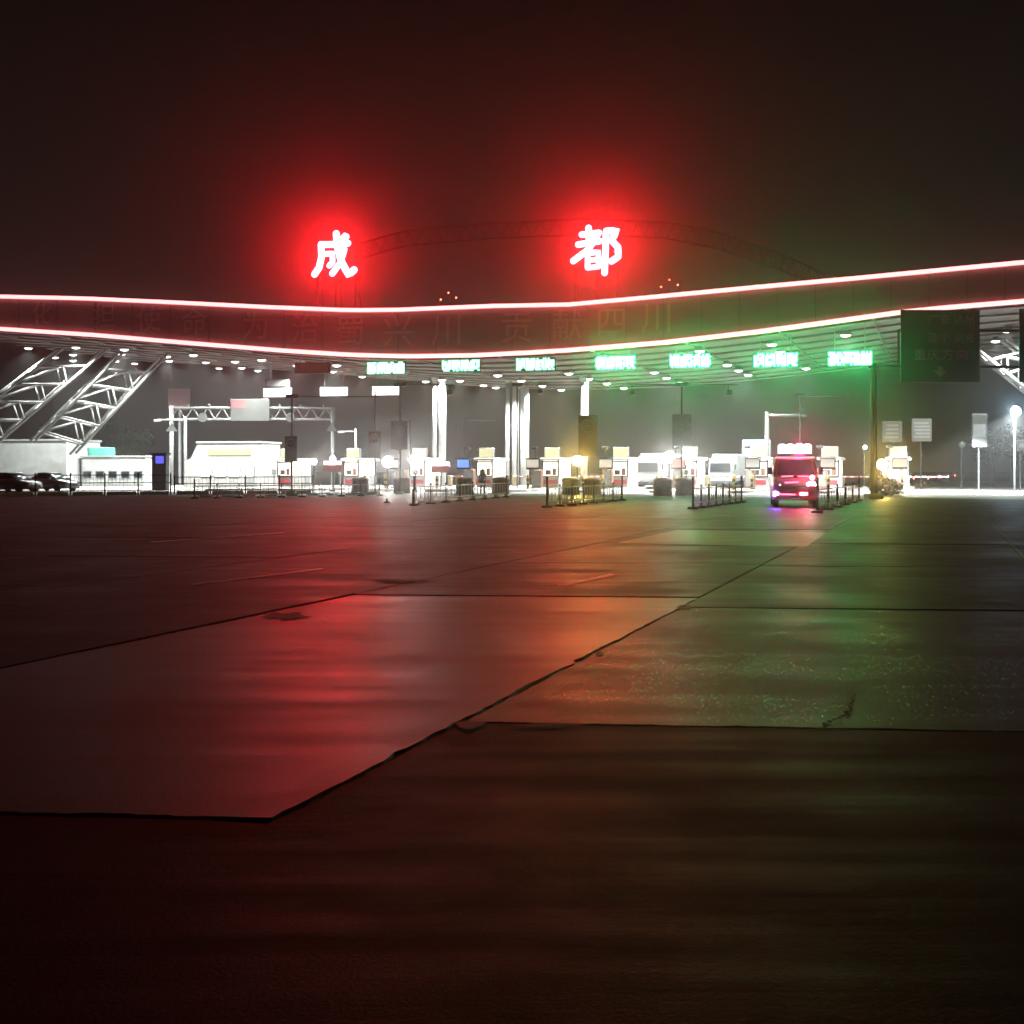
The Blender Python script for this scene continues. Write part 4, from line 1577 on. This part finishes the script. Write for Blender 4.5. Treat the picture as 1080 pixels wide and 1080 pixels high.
# ================================================================== PERSON
def person(loc, rz, label):
    t = thing('person', loc, label, 'person', rz)
    me = bpy.data.meshes.new('body')
    J = {'pel': (0, 0, .95), 'wst': (0, 0, 1.1), 'chest': (0, .01, 1.32), 'neck': (0, 0, 1.48), 'head': (0, -.02, 1.58), 'crown': (0, -.01, 1.68),
         'shL': (-.19, 0, 1.40), 'elL': (-.25, .02, 1.13), 'wrL': (-.23, -.1, .90), 'haL': (-.22, -.13, .80),
         'shR': (.19, 0, 1.40), 'elR': (.26, .03, 1.13), 'wrR': (.24, -.06, .88), 'haR': (.23, -.08, .78),
         'hiL': (-.1, 0, .9), 'knL': (-.11, -.03, .5), 'anL': (-.12, 0, .09), 'toL': (-.13, -.17, .04),
         'hiR': (.1, 0, .9), 'knR': (.12, -.02, .5), 'anR': (.13, .02, .09), 'toR': (.15, -.15, .04)}
    rad = {'pel': .15, 'wst': .135, 'chest': .155, 'neck': .055, 'head': .095, 'crown': .075, 'sh': .07, 'el': .045, 'wr': .032, 'ha': .04, 'hi': .09, 'kn': .062, 'an': .045, 'to': .04}
    E = [('pel', 'wst'), ('wst', 'chest'), ('chest', 'neck'), ('neck', 'head'), ('head', 'crown')]
    for s in 'LR':
        E += [('chest', 'sh' + s), ('sh' + s, 'el' + s), ('el' + s, 'wr' + s), ('wr' + s, 'ha' + s), ('pel', 'hi' + s), ('hi' + s, 'kn' + s), ('kn' + s, 'an' + s), ('an' + s, 'to' + s)]
    names = list(J)
    me.from_pydata([J[n_] for n_ in names], [(names.index(a), names.index(b)) for a, b in E], [])
    o = bpy.data.objects.new('body', me)
    COL.objects.link(o)
    sk = o.modifiers.new('skin', 'SKIN')
    for i, n_ in enumerate(names):
        r_ = rad.get(n_, rad.get(n_[:2], .05))
        me.skin_vertices[0].data[i].radius = (r_, r_)
        me.skin_vertices[0].data[i].use_root = (n_ == 'pel')
    sb = o.modifiers.new('sub', 'SUBSURF')
    sb.levels = sb.render_levels = 2
    dg = bpy.context.evaluated_depsgraph_get()
    m2 = bpy.data.meshes.new_from_object(o.evaluated_get(dg))
    bpy.data.objects.remove(o)
    m2.materials.clear()
    for m_ in (M_cloth, M_skin, M_cloth2):
        m2.materials.append(m_)
    for pg_ in m2.polygons:
        pg_.use_smooth = True
        z = pg_.center.z
        pg_.material_index = 1 if z > 1.47 or (z < .87 and abs(pg_.center.x) > .18 and z > .7) else (2 if z < .92 else 0)
    o = bpy.data.objects.new('body', m2)
    COL.objects.link(o)
    o.parent = t
    MB().lathe((0, .01, 1.62), [(.09, -.02), (.108, .03), (.10, .09), (.06, .135), (.01, .148)], 14).build('hair', M_hair, t, True)
    MB().lathe((0, 0, 0), [(.17, .9), (.165, 1.05), (.17, 1.12)], 14).build('jacket_hem', M_cloth, t, True)
    return t


pi = gd(447, pd(447, -1)) + LD * 7.5
pi.z = .22
person(gd(509, 74) + Vector((0, 0, 0)), R(15), 'person in grey top standing before the booth by the column pair')

# ================================================================== TREES behind, dark against the haze
def tree(px, d, h, cr_, label, seed):
    rnd = random.Random(seed)
    o = gd(px, d)
    t = thing('roadside_tree', o, label, 'tree', 0, 'dark trees beyond the plaza')
    tr = MB()
    tr.tube([(0, 0, 0), (.1, 0, h * .35), (.05, .1, h * .6)], [.24, .17, .1], 8)
    blobs = []
    for k in range(8):
        a = rnd.uniform(0, 6.28)
        rr = cr_ * rnd.uniform(.25, .75)
        q = Vector((math.cos(a) * rr, math.sin(a) * rr, h * rnd.uniform(.45, .88)))
        tr.tube([(.07, 0, h * rnd.uniform(.3, .5)), q], [.09, .03], 5)
        blobs.append((q, cr_ * rnd.uniform(.35, .55)))
    tr.build('trunk', M_bark, t)
    cm = MB()
    for q, r_ in blobs:
        b = leaf_ball(q, r_, r_ * .8, 260, .22, rnd)
        cm.add(b.v, b.f)
    cm.build('crown', M_leaf, t)


tree(1046, 112, 6.2, 2.6, 'dark tree below the banner board at right', 1)
tree(1066, 104, 6.6, 2.6, 'dark tree beneath the cold blue floodlight', 2)
tree(1092, 110, 7.0, 2.8, 'dark tree cut by the right photo edge', 3)
tree(140, 135, 7.5, 3.0, 'dark tree behind the annex roof, left of the screen cabinet', 4)
tree(112, 140, 8.5, 3.2, 'dark tree behind the green rooftop box', 5)
tree(60, 138, 8.0, 3.0, 'dark tree seen through the left truss legs', 6)

# small reflective posts lying forward on the apron
for px, py, lab in ((439, 533, 'pair-lit reflector bollard at the near end of the left railing'), (411, 530, 'low white reflector stud left of the bollard')):
    p = gr(px - 3, py + .3)
    t = thing('reflector_bollard', p, lab, 'bollard')
    h = .75 if py > 531 else .18
    MB().lathe((0, 0, 0), [(.17, 0), (.17, .05), (.06, .07), (.06, h), (.03, h + .04)], 12).build('post', M_dark, t, True)
    MB().lathe((0, 0, 0), [(.064, h * .55), (.068, h * .57), (.068, h * .85), (.064, h * .87)], 12).build('reflector', M_kerbw, t)

# ================================================================== HAZE
hz = MB()
hz.box((0, 140, 12.75), (520, 420, 28.5))
ho = hz.build('haze', M_dark)
ho.data.materials.clear()
m = bpy.data.materials.new('haze_air')
m.use_nodes = True
n_ = m.node_tree.nodes
n_.clear()
out = n_.new('ShaderNodeOutputMaterial')
pv = n_.new('ShaderNodeVolumePrincipled')
pv.inputs['Color'].default_value = (.93, .93, .93, 1)
pv.inputs['Density'].default_value = .0016
pv.inputs['Anisotropy'].default_value = .95
pv2 = n_.new('ShaderNodeVolumePrincipled')      # the finer droplets that scatter sideways
pv2.inputs['Color'].default_value = (.93, .93, .93, 1)
pv2.inputs['Density'].default_value = .00031
pv2.inputs['Anisotropy'].default_value = .2
ad = n_.new('ShaderNodeAddShader')
m.node_tree.links.new(pv.outputs[0], ad.inputs[0])
m.node_tree.links.new(pv2.outputs[0], ad.inputs[1])
m.node_tree.links.new(ad.outputs[0], out.inputs['Volume'])
ho.data.materials.append(m)
ho['kind'] = 'stuff'
ho['label'] = 'thin night haze lying over the toll plaza'
ho['category'] = 'haze'
